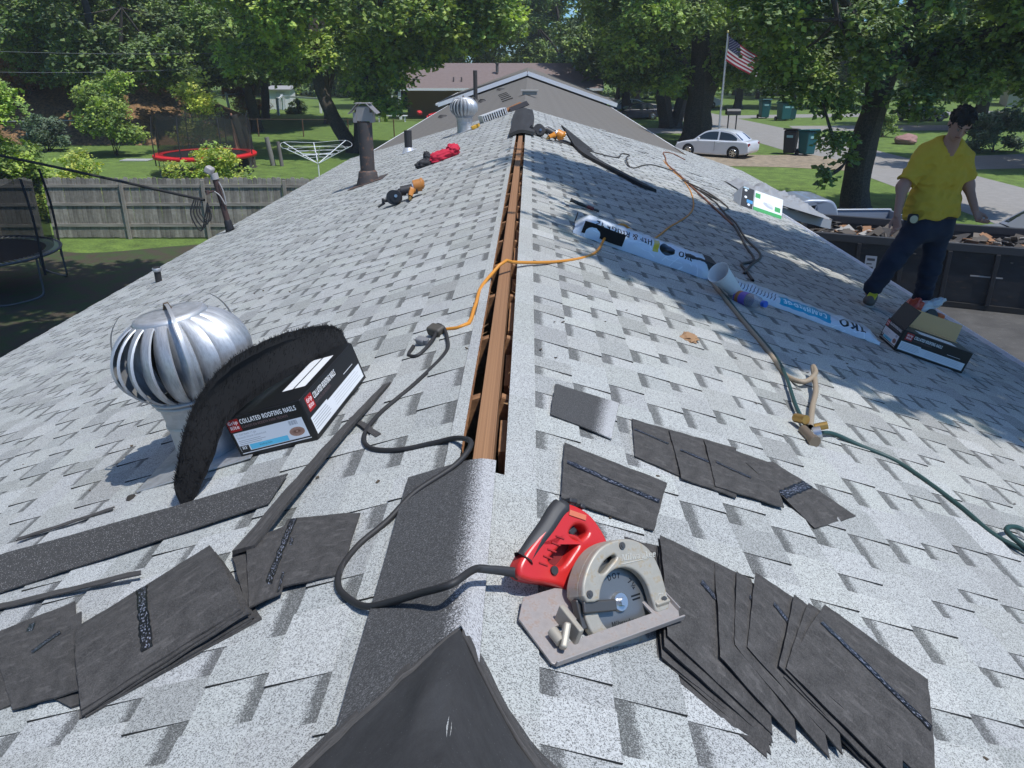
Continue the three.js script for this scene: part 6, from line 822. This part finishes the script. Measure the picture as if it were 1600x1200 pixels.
// ---------- dumpster, vehicles, bins, flag, trampolines ----------
{ const o = thing('dumpster', 'long dark steel skip full of torn roofing beside the right eaves', 'dumpster', [6.4, 0.14, -18.85], -0.40);
  const L = 6.4, H = 1.24, W = 2.35, st = new THREE.MeshStandardMaterial({ map: repd(dataTex(256, 256, (x, y) => { const k = 0.75 + 0.5 * fbm(x / 50, y / 50, 3) + 0.3 * (gat(x, y) - 0.5); const e = Math.max(0, fbm(x / 30, y / 30, 17) - 0.3); return [0.016 * k + 0.05 * e, 0.017 * k + 0.025 * e, 0.021 * k + 0.01 * e]; }), 2, 1), roughness: 0.55, side: THREE.DoubleSide });
  mesh('side_panel', box(L, H, 0.05, L / 2, H / 2, 0), st, o); mesh('side_panel', box(L, H, 0.05, L / 2, H / 2, -W), st, o); mesh('end_panel', box(0.05, H, W, 0, H / 2, -W / 2), st, o); mesh('end_panel', box(0.05, H, W, L, H / 2, -W / 2), st, o); mesh('floor_plate', box(L, 0.06, W, L / 2, 0.03, -W / 2), st, o);
  for (const z of [0.03, -W - 0.03]) mesh('top_rail', box(L + 0.1, 0.17, 0.12, L / 2, H - 0.02, z, 0.01), mat(0.035, 0.037, 0.042, 0.5), o);
  for (let x = 0.45; x < L; x += 0.92) mesh('rib', box(0.09, H - 0.1, 0.09, x, H / 2 - 0.06, 0.06, 0.01), st, o);
  mesh('skid', box(L, 0.12, 0.14, L / 2, -0.06, 0.0), mat(0.02, 0.018, 0.016, 0.7), o);
  mesh('sign_plate', mv(new THREE.PlaneGeometry(0.24, 0.42), 1.66, 0.66, 0.07), printM(canvasTex(128, 220, (g) => { g.fillStyle = '#9a9fa8'; g.fillRect(0, 0, 128, 220); g.fillStyle = '#3b3f46'; g.fillRect(20, 30, 88, 30); g.fillRect(20, 90, 60, 14); g.fillRect(20, 130, 80, 24); }), 0.6), o);
  mesh('chalk_mark', box(0.62, 0.03, 0.006, 4.0, 0.62, 0.04), mat(0.3, 0.3, 0.3, 0.8), o);
  const r = rng(41), cols = [mat(0.10, 0.085, 0.07, 0.95), mat(0.055, 0.05, 0.047, 0.95), mat(0.27, 0.14, 0.07, 0.9), mat(0.18, 0.15, 0.12, 0.95), mat(0.33, 0.31, 0.28, 0.9)], gs = cols.map(() => []);
  for (let i = 0; i < 420; i++) { const x = rr(r, 0.3, L - 0.3), z = -rr(r, 0.15, W - 0.15), y = H - 0.22 + 0.16 * fbm(x, z, 3) + rr(r, -0.08, 0.08); gs[Math.floor(Math.pow(r(), 1.4) * 5)].push(mv(rot(box(rr(r, 0.12, 0.5), rr(r, 0.006, 0.03), rr(r, 0.1, 0.34)), rr(r, -0.6, 0.6), r() * 3, rr(r, -0.6, 0.6)), x, y, z)); }
  const rest = thing('roofing_debris', 'torn shingles and splintered wood heaped in the dark skip', 'debris', [6.4, 0.14, -18.85], -0.40); rest.userData.kind = 'stuff';
  mesh('rubble_bed', surf(30, 12, (a, b) => [0.1 + (L - 0.2) * a, H - 0.26 + 0.14 * fbm(a * 6, b * 2, 3), -0.06 - (W - 0.12) * b]), cols[1], rest); gs.forEach((g, i) => mesh('scraps', merge(g), cols[i], rest));
}
const tyreM = mat(0.018, 0.018, 0.019, 0.85), glassD = pmat(0.03, 0.04, 0.045, 0.06, { clearcoat: 1 }), chrome = mat(0.6, 0.6, 0.6, 0.2, { metalness: 0.9 });
function wheel(parent, x, y, z, r, w, s) {
  const g = new THREE.Group(); g.name = numbered('wheel'); g.position.set(x, y, z); parent.add(g); const t = lathe([[r * 0.62, -w / 2], [r * 0.94, -w / 2], [r, -w / 3], [r, w / 3], [r * 0.94, w / 2], [r * 0.62, w / 2]], 28); t.rotateX(Math.PI / 2); mesh('tyre', t, tyreM, g);
  const sp = [mv(rot(cyl(r * 0.14, r * 0.14, 0.03, 0, 0, 0, 14), Math.PI / 2, 0, 0), 0, 0, s * w * 0.5)]; for (let i = 0; i < 7; i++) sp.push(rot(mv(box(r * 0.14, r * 0.52, 0.02), 0, r * 0.36, s * w * 0.49), 0, 0, i * 0.8976)); const rg = lathe([[r * 0.55, -0.02], [r * 0.64, -0.02], [r * 0.64, 0.03], [r * 0.58, 0.03]], 28); rg.rotateX(Math.PI / 2); rg.translate(0, 0, s * w * 0.48); sp.push(rg); mesh('rim', merge(sp), chrome, g); mesh('wheel_well', mv(rot(cyl(r * 0.6, r * 0.6, 0.02, 0, 0, 0, 20), Math.PI / 2, 0, 0), 0, 0, 0), M.nearBlack, g);
}
// side profile of body and cabin, x forward (front at +x), lofted over the width with tumblehome
function car(label, x, z, yaw, paint, { L = 4.3, W = 1.72, H = 1.45, body, cabin, wheels = [-1.3, 1.32], wr = 0.31, group, name = 'parked_car', cat = 'car', win = true } = {}) {
  const o = thing(name, label, cat, [x, 0, z], yaw, group);
  body = body ?? [[-2.12, 0.36], [-2.15, 0.62], [-2.08, 0.86], [-1.7, 0.93], [-0.9, 0.92], [0.6, 0.90], [1.3, 0.84], [1.9, 0.72], [2.1, 0.58], [2.13, 0.32], [1.95, 0.22], [-1.95, 0.24]];
  cabin = cabin ?? [[-1.75, 0.9], [-1.15, 1.32], [-0.6, 1.43], [0.0, 1.44], [0.45, 1.34], [1.1, 0.88]];
  const bs = smooth(body, 5), g = extr(bs, W - 0.16, 0.08, [], 4); g.translate(0, 0, -W / 2 + 0.08); mesh('body', g, paint, o);
  const cs = smooth(cabin, 6, false), loft = (inset, lift) => { const q = [], f = (p, s) => { const k = (p[1] - 0.86) / (H - 0.86); return [p[0], p[1] + lift, s * (W / 2 - 0.06 - 0.18 * Math.max(0, k) - inset)]; }; return [surf(cs.length - 1, 6, (a, b) => { const p = cs[Math.round(a * (cs.length - 1))], l = f(p, -1), r = f(p, 1); return [p[0], p[1] + lift + 0.02 * Math.sin(b * Math.PI), l[2] + (r[2] - l[2]) * b]; }), ...[-1, 1].map((s) => { const P = cs.map((p) => f(p, s)), pos = [], u = []; for (let i = 0; i + 1 < P.length; i++) { const a = P[i], b = P[i + 1], c = [b[0], 0.8, s * (W / 2 - 0.05)], d = [a[0], 0.8, s * (W / 2 - 0.05)]; pos.push(...a, ...b, ...c, ...a, ...c, ...d); } const gg = new THREE.BufferGeometry(); gg.setAttribute('position', new THREE.Float32BufferAttribute(pos, 3)); gg.setAttribute('uv', new THREE.Float32BufferAttribute(new Float32Array(pos.length / 3 * 2), 2)); gg.computeVertexNormals(); return gg; })]; };
  mesh('cabin', merge(loft(0, 0)), paint, o);
  if (win) {
    const x0 = cabin[0][0], xe = cabin[cabin.length - 1][0], top = Math.max(...cabin.map((p) => p[1])), topAt = (xx) => { for (let i = 0; i + 1 < cs.length; i++) if (xx >= cs[i][0] && xx <= cs[i + 1][0]) { const t = (xx - cs[i][0]) / (cs[i + 1][0] - cs[i][0] + 1e-6); return cs[i][1] + t * (cs[i + 1][1] - cs[i][1]); } return 0.9; };
    const mid = (x0 + xe) / 2 - 0.05; for (const s of [-1, 1]) for (const [a, b] of [[x0 + 0.32, mid - 0.05], [mid + 0.05, xe - 0.22]]) mesh('window', surf(12, 2, (p, q) => { const xx = a + (b - a) * p, hi = Math.max(0.95, topAt(xx) - 0.085), y = 0.95 + (hi - 0.95) * q, k = (y - 0.86) / (H - 0.86); return [xx, y, s * (W / 2 - 0.06 - 0.18 * k + 0.012 + (1 - k) * 0.006)]; }), glassD, o);
    const ws = (pa, pb) => surf(2, 4, (p, q) => { const t = 0.12 + 0.76 * q, xx = pa[0] + (pb[0] - pa[0]) * t, y = topAt(xx) + 0.012, k = (y - 0.86) / (H - 0.86), w = W / 2 - 0.16 - 0.18 * k; return [xx, y, -w + 2 * w * p]; }); const n = cabin.length; mesh('windscreen', ws([cabin[n - 2][0], 0], [xe, 0]), glassD, o); mesh('rear_window', ws([cabin[1][0], 0], [x0, 0]), glassD, o);
  }
  for (const s of [-1, 1]) { for (const wx of wheels) { wheel(o, wx, wr, s * (W / 2 - 0.075), wr, 0.2, s); mesh('wheel_arch', mv(rot(cyl(wr * 1.14, wr * 1.14, 0.02, 0, 0, 0, 24), Math.PI / 2, 0, 0), wx, wr + 0.01, s * (W / 2 + 0.002)), M.nearBlack, o); }
    const xe = Math.max(...body.map((p) => p[0])), xb = Math.min(...body.map((p) => p[0])); mesh('headlight', box(0.22, 0.13, 0.3, xe - 0.16, 0.64, s * (W / 2 - 0.2), 0.04), pmat(0.6, 0.63, 0.66, 0.1, { clearcoat: 1 }), o); mesh('tail_light', box(0.16, 0.18, 0.26, xb + 0.09, 0.74, s * (W / 2 - 0.14), 0.04), pmat(0.28, 0.012, 0.012, 0.2, { clearcoat: 1 }), o); mesh('door_mirror', box(0.1, 0.11, 0.16, 0.72, 0.98, s * (W / 2 + 0.05), 0.03), paint, o); mesh('door_seam', box(0.012, 0.5, 0.006, -0.2, 0.62, s * (W / 2 + 0.002)), M.nearBlack, o); mesh('door_handle', box(0.16, 0.025, 0.02, -0.42, 0.8, s * (W / 2 + 0.005), 0.006), paint, o); }
  mesh('bumper', box(0.08, 0.05, W * 0.7, Math.max(...body.map((p) => p[0])) - 0.02, 0.36, 0, 0.02), M.plasticBlack, o);
  return o;
}
const whitePaint = pmat(0.68, 0.70, 0.74, 0.3, { clearcoat: 0.8, clearcoatRoughness: 0.1 }), silverPaint = pmat(0.42, 0.44, 0.47, 0.35, { clearcoat: 0.8, metalness: 0.4 }), navyPaint = pmat(0.012, 0.014, 0.03, 0.25, { clearcoat: 1 });
const head = (dx, dz) => Math.atan2(-dz, dx);
car('white sedan parked on the dirt drive beside the flagpole', 10.65, -47.1, head(-0.66, -0.75) + 0.25, whitePaint, {});
car('dark navy car half hidden behind the twin-trunk tree', 9.6, -75.4, Math.PI + 0.1, navyPaint, {});
car('pale silver car with bright roof behind the navy one', 9.4, -82, Math.PI + 0.15, pmat(0.5, 0.55, 0.62, 0.25, { clearcoat: 1 }), { H: 1.5 });
car('white vehicle on the road partly hidden by the thick tree trunk', 18.8, -93.6, Math.PI - 0.2, whitePaint, { H: 1.6 });
car('dark car under the trees across the road', 34, -74, 0.2, navyPaint, {});
car('silver car with sloping bonnet behind the skip', 14.3, -21.9, Math.PI - 0.12, silverPaint, { W: 1.8 });
{ const o = thing('pickup_truck', 'white pickup truck with its cargo bed behind the skip', 'pickup', [7.95, 0, -22.2], Math.PI + 0.06); o.scale.setScalar(0.9); // front at +x
  const b = extr(smooth([[-2.7, 0.5], [-2.72, 1.24], [-0.2, 1.25], [0.6, 1.2], [1.3, 1.12], [2.3, 1.05], [2.7, 0.9], [2.72, 0.5], [2.4, 0.36], [-2.5, 0.4]], 4), 1.7, 0.08, [], 3); b.translate(0, 0, -0.85);
  const truckPaint = pmat(0.24, 0.275, 0.33, 0.35, { clearcoat: 0.6 }); mesh('body', extr([[-0.3, 0.45], [-0.3, 1.2], [1.3, 1.14], [2.5, 1.04], [2.72, 0.9], [2.72, 0.5], [2.4, 0.4]], 1.76, 0.05, [], 3).translate(0, 0, -0.88), truckPaint, o);  // white truck; its shade is put into this darker bluish-grey paint
  for (const s of [-1, 1]) { mesh('bed_side', box(2.45, 0.72, 0.1, -1.52, 0.94, s * 0.9, 0.02), truckPaint, o); mesh('bed_rail', box(2.45, 0.05, 0.14, -1.52, 1.32, s * 0.9, 0.015), silverPaint, o); }
  mesh('tailgate', box(0.08, 0.68, 1.7, -2.72, 0.96, 0, 0.02), truckPaint, o); mesh('bed_floor', box(2.4, 0.05, 1.7, -1.5, 0.66, 0), M.plasticBlack, o);
  const cab = smooth([[-0.34, 1.15], [-0.3, 1.6], [-0.12, 1.86], [0.3, 1.92], [0.75, 1.88], [1.1, 1.6], [1.45, 1.12]], 6, false);
  mesh('cab', mv(extr([...cab], 1.5, 0.07, [smooth([[-0.18, 1.28], [-0.16, 1.6], [-0.02, 1.74], [0.28, 1.78], [0.3, 1.28]], 3, true).reverse(), smooth([[0.42, 1.28], [0.42, 1.76], [0.72, 1.74], [1.0, 1.5], [1.2, 1.26]], 3, true).reverse()], 3), 0, 0, -0.75), truckPaint, o);
  mesh('cab_glass', box(1.3, 0.5, 1.34, 0.45, 1.5, 0, 0.05), glassD, o);
  for (const s of [-1, 1]) for (const x of [-1.75, 1.75]) wheel(o, x, 0.37, s * 0.82, 0.37, 0.24, s); }
// bins
function bin(label, x, z, yaw, col) {
  const o = thing('wheelie_bin', label, 'bin', [x, 0, z], yaw, 'wheeled bins at the road edge');
  mesh('tub', (() => { const g = new RoundedBoxGeometry(0.62, 0.95, 0.7, 3, 0.05), P = g.attributes.position; for (let i = 0; i < P.count; i++) { const k = 0.82 + 0.18 * (P.getY(i) + 0.475) / 0.95; P.setX(i, P.getX(i) * k); P.setZ(i, P.getZ(i) * k); } g.computeVertexNormals(); return mv(g, 0, 0.55, 0); })(), col, o);
  mesh('lid', mv(rot(box(0.68, 0.07, 0.8, 0, 0, 0, 0.03), -0.08, 0, 0), 0, 1.06, 0.02), col, o); mesh('handle', rod([-0.28, 1.0, -0.44], [0.28, 1.0, -0.44], 0.022), col, o); mesh('emblem', box(0.3, 0.1, 0.01, 0, 0.78, 0.345, 0.003), mat(0.25, 0.45, 0.45, 0.6), o);
  for (const s of [-1, 1]) { const g = cyl(0.12, 0.12, 0.06, 0, 0, 0, 16); g.rotateZ(Math.PI / 2); mesh('wheel', mv(g, s * 0.3, 0.12, -0.3), tyreM, o); } return o;
}
const binG = mat(0.010, 0.10, 0.11, 0.5), binK = mat(0.012, 0.013, 0.014, 0.6);
bin('teal wheeled bin nearest the dirt drive, beside the black one', 15.75, -47.3, 0.4, binG).scale.set(1.15, 1.3, 1.2); bin('black wheeled bin with its lid ajar by the dirt drive', 15.0, -47.9, -0.5, binK).scale.set(1.15, 1.3, 1.2); 
bin('teal wheeled bin across the road, nearer of the pair', 22.2, -74.0, 0.3, binG).scale.set(1.6, 1.45, 1.35); bin('teal wheeled bin across the road, farther of the pair', 21.2, -76.6, 0.1, binG).scale.set(1.35, 1.5, 1.35); bin('third dark teal bin peeking out behind the pair across the road', 23.0, -74.6, 0.1, mat(0.008, 0.07, 0.08, 0.5)).scale.set(1.2, 1.4, 1.35);
{ const o = thing('mailbox', 'dark mailbox on twin thin posts by the road', 'mailbox', [15.3, 0, -63.5]); mesh('box', mv(rot(extr([[-0.3, 0], [0.3, 0], [0.3, 0.28], [0.2, 0.42], [-0.2, 0.42], [-0.3, 0.28]], 1.0, 0.02), 0, 1.57, 0), -0.5, 1.15, 0), mat(0.02, 0.02, 0.022, 0.5), o); for (const x of [-0.3, 0.3]) mesh('post', cyl(0.05, 0.05, 1.2, x, 0.6, 0, 8), mat(0.05, 0.05, 0.05, 0.6), o); }
{ const o = thing('flagpole', 'slender silver flagpole beside the white sedan', 'flagpole', [10.93, 0, -48.2]); mesh('pole', cyl(0.035, 0.055, 6.4, 0, 3.2, 0, 12), M.galv, o); mesh('finial', mv(new THREE.SphereGeometry(0.07, 16, 12), 0, 6.44, 0), mat(0.6, 0.5, 0.2, 0.3, { metalness: 0.8 }), o); mesh('halyard', rod([0.07, 0.9, 0], [0.06, 6.2, 0], 0.008, 0.008, 5), mat(0.5, 0.5, 0.5, 0.8), o);
  const t = canvasTex(760, 400, (g) => { for (let i = 0; i < 13; i++) { g.fillStyle = i % 2 ? '#d9d3cf' : '#a01c2c'; g.fillRect(0, i * 400 / 13, 760, 400 / 13 + 1); } g.fillStyle = '#20224a'; g.fillRect(0, 0, 304, 215); g.fillStyle = '#dcdcdc'; for (let r = 0; r < 9; r++) for (let c = 0; c < (r % 2 ? 5 : 6); c++) { const x = 25 + c * 50.6 + (r % 2 ? 25.3 : 0), y = 22 + r * 21.4; g.beginPath(); for (let k = 0; k < 10; k++) { const a = -Math.PI / 2 + k * Math.PI / 5, q = k % 2 ? 3.6 : 9; g[k ? 'lineTo' : 'moveTo'](x + q * Math.cos(a), y + q * Math.sin(a)); } g.fill(); } });
  const fl = thing('flag', 'red, white and blue striped flag drooping from the flagpole', 'flag'); const g = surf(40, 24, (a, b) => { const w = 2.0 * a, drop = 1.05 * Math.pow(a, 0.9); return [10.98 + w * 0.82 + 0.05 * Math.sin(b * 4) + 0.14 * b * a, 6.28 - 1.28 * b * (1 - 0.12 * a) - drop * 1.05, -48.2 + 0.16 * Math.sin(a * 9 + b * 2.2) * a + 0.3 * a]; }); const U = g.attributes.uv; for (let i = 0; i < U.count; i++) U.setY(i, 1 - U.getY(i)); g.computeVertexNormals(); mesh('cloth', g, new THREE.MeshPhysicalMaterial({ map: t, roughness: 0.85, side: THREE.DoubleSide, transmission: 0.2, thickness: 0 }), fl); }
// trampolines
function trampoline(label, x, z, r, h, pad, poles, netH, netM, yaw, legN) {
  const o = thing('trampoline', label, 'trampoline', [x, 0, z], yaw); const ring = (R, t, y, m, n = 'ring') => mesh(n, mv(rot(new THREE.TorusGeometry(R, t, 10, 64), Math.PI / 2, 0, 0), 0, y, 0), m, o);
  const steel = mat(0.13, 0.14, 0.15, 0.5, { metalness: 0.5 }); ring(r, 0.03, h, steel, 'frame');
  mesh('mat', lathe([[0, h - 0.03], [r * 0.8, h - 0.01], [r * 0.83, h]], 48), mat(0.012, 0.012, 0.014, 0.7), o);
  if (pad) mesh('pad', lathe([[r * 0.84, h + 0.02], [r * 0.86, h + 0.05], [r * 1.02, h + 0.05], [r * 1.05, h + 0.0], [r * 1.04, h - 0.12], [r * 1.0, h - 0.1]], 64), pad, o);
  else { const g = []; for (let i = 0; i < 84; i++) { const a = i / 84 * 6.283; g.push(rod([r * 0.83 * Math.cos(a), h - 0.005, r * 0.83 * Math.sin(a)], [r * 0.985 * Math.cos(a), h, r * 0.985 * Math.sin(a)], 0.011, 0.011, 5)); } stuff(mesh('springs', merge(g), mat(0.4, 0.4, 0.4, 0.5), o)); }
  for (let i = 0; i < legN; i++) { const a = i / legN * 6.283 + 0.35, b = a + 0.62, p = (q, y, k = 1) => [r * k * Math.cos(q), y, r * k * Math.sin(q)]; mesh('leg', tubeG([p(a, h), p(a, h * 0.55), p(a + 0.02, 0.09, 1.01), p(a + 0.09, 0.03, 1.01), p(b - 0.09, 0.03, 1.01), p(b - 0.02, 0.09, 1.01), p(b, h * 0.55), p(b, h)], 0.024, 50, 7), steel, o); }
  for (let i = 0; i < poles; i++) { const a = i / poles * 6.283 + 0.3; mesh('pole', tubeG([[r * 1.03 * Math.cos(a), 0.5, r * 1.03 * Math.sin(a)], [r * 1.03 * Math.cos(a), h + 0.9, r * 1.03 * Math.sin(a)], [r * 0.98 * Math.cos(a), h + netH, r * 0.98 * Math.sin(a)]], 0.028, 20, 7), mat(0.022, 0.022, 0.025, 0.7), o); }
  mesh('net', surf(64, 8, (a, b) => { const q = a * 6.283, sag = 0.12 * Math.abs(Math.sin(q * poles / 2 - 0.3 * poles / 2)) * (b > 0.5 ? 1 : 0.3); return [(r * 0.93 - sag * 0.4) * Math.cos(q), h + 0.02 + (netH - sag * 1.6) * b, (r * 0.93 - sag * 0.4) * Math.sin(q)]; }), netM, o);
  return o;
}
const netM = new THREE.MeshStandardMaterial({ color: lin(0.012, 0.012, 0.013), roughness: 0.9, transparent: true, opacity: 0.5, side: THREE.DoubleSide });
trampoline('dark trampoline with sagging black net at the left edge in the shade', -13.0, -18.4, 1.9, 0.92, null, 6, 1.75, netM, 0.1, 4);
trampoline('round trampoline with bright red pad and netting on the far lawn', -15.3, -39.3, 2.25, 0.9, mat(0.62, 0.015, 0.02, 0.5), 8, 1.8, new THREE.MeshStandardMaterial({ color: lin(0.02, 0.025, 0.02), roughness: 0.9, transparent: true, opacity: 0.55, side: THREE.DoubleSide }), 0.2, 4);
{ // rotary clothes airer
  const o = thing('clothes_airer', 'white rotary clothes airer opened like an umbrella on the left lawn', 'clothes airer', [-9.1, 0, -36]); mesh('pole', cyl(0.03, 0.03, 1.0, 0, 0.5, 0, 8), M.white, o); const n = 6, tip = (i) => [1.55 * Math.cos(i * 6.283 / n + 0.2), 1.6 + 0.12 * (i % 2), 1.55 * Math.sin(i * 6.283 / n + 0.2)];
  for (let i = 0; i < n; i++) { mesh('arm', rod([0, 0.85, 0], tip(i), 0.022, 0.018, 6), M.white, o); mesh('strut', rod([0, 1.25, 0], tip(i).map((v, k) => k === 1 ? 1.25 : v * 0.48), 0.014, 0.014, 5), M.white, o); }
  for (let k = 2; k <= 5; k++) { const f = k / 5; mesh('line', tubeG(Array.from({ length: n }, (_, i) => { const t = tip(i); return [t[0] * f, 0.85 + (t[1] - 0.85) * f, t[2] * f]; }), 0.008, 60, 5, true), M.white, o); } }
{ const o = thing('tree_stump', 'tall splintered dead stump beside the red trampoline', 'tree stump', [-14.1, 0, -41.5]); mesh('trunk', merge([limbG([[0, -0.1, 0], [-0.1, 1.1, 0], [-0.42, 2.5, 0]], 0.42, 0.2, 3, 12), limbG([[0.2, -0.1, 0.1], [0.25, 1.2, 0.1], [0.05, 2.0, 0.1]], 0.26, 0.08, 5, 9)]), barkM, o); mesh('bare_wood', limbG([[-0.3, 0.9, 0.25], [-0.42, 1.7, 0.18], [-0.5, 2.6, 0.05]], 0.13, 0.05, 8, 8), mat(0.3, 0.15, 0.09, 0.9), o);
  const p = thing('wood_post', 'short grey posts beside the dead stump', 'post', [-13.0, 0, -42.2]); mesh('post', rod([0, 0, 0], [-0.2, 1.4, 0], 0.14, 0.12, 8), M.white, p).material = mat(0.2, 0.19, 0.17, 0.9); mesh('post', rod([0.5, 0, 0.2], [0.42, 1.2, 0.2], 0.1, 0.09, 8), mat(0.17, 0.15, 0.14, 0.9), p); }
{ const g = new THREE.DodecahedronGeometry(0.62, 3), P = g.attributes.position; for (let i = 0; i < P.count; i++) { const k = 1 + 0.3 * fbm(P.getX(i), P.getY(i), P.getZ(i)); P.setXYZ(i, P.getX(i) * k * 1.2, P.getY(i) * k * 0.62, P.getZ(i) * k); } g.computeVertexNormals(); g.translate(24.2, 0.25, -54); tag(mesh('boulder', g, mat(0.3, 0.17, 0.15, 0.9)), 'pinkish boulder on the grass across the road', 'boulder'); }
renderer.render(scene, camera);
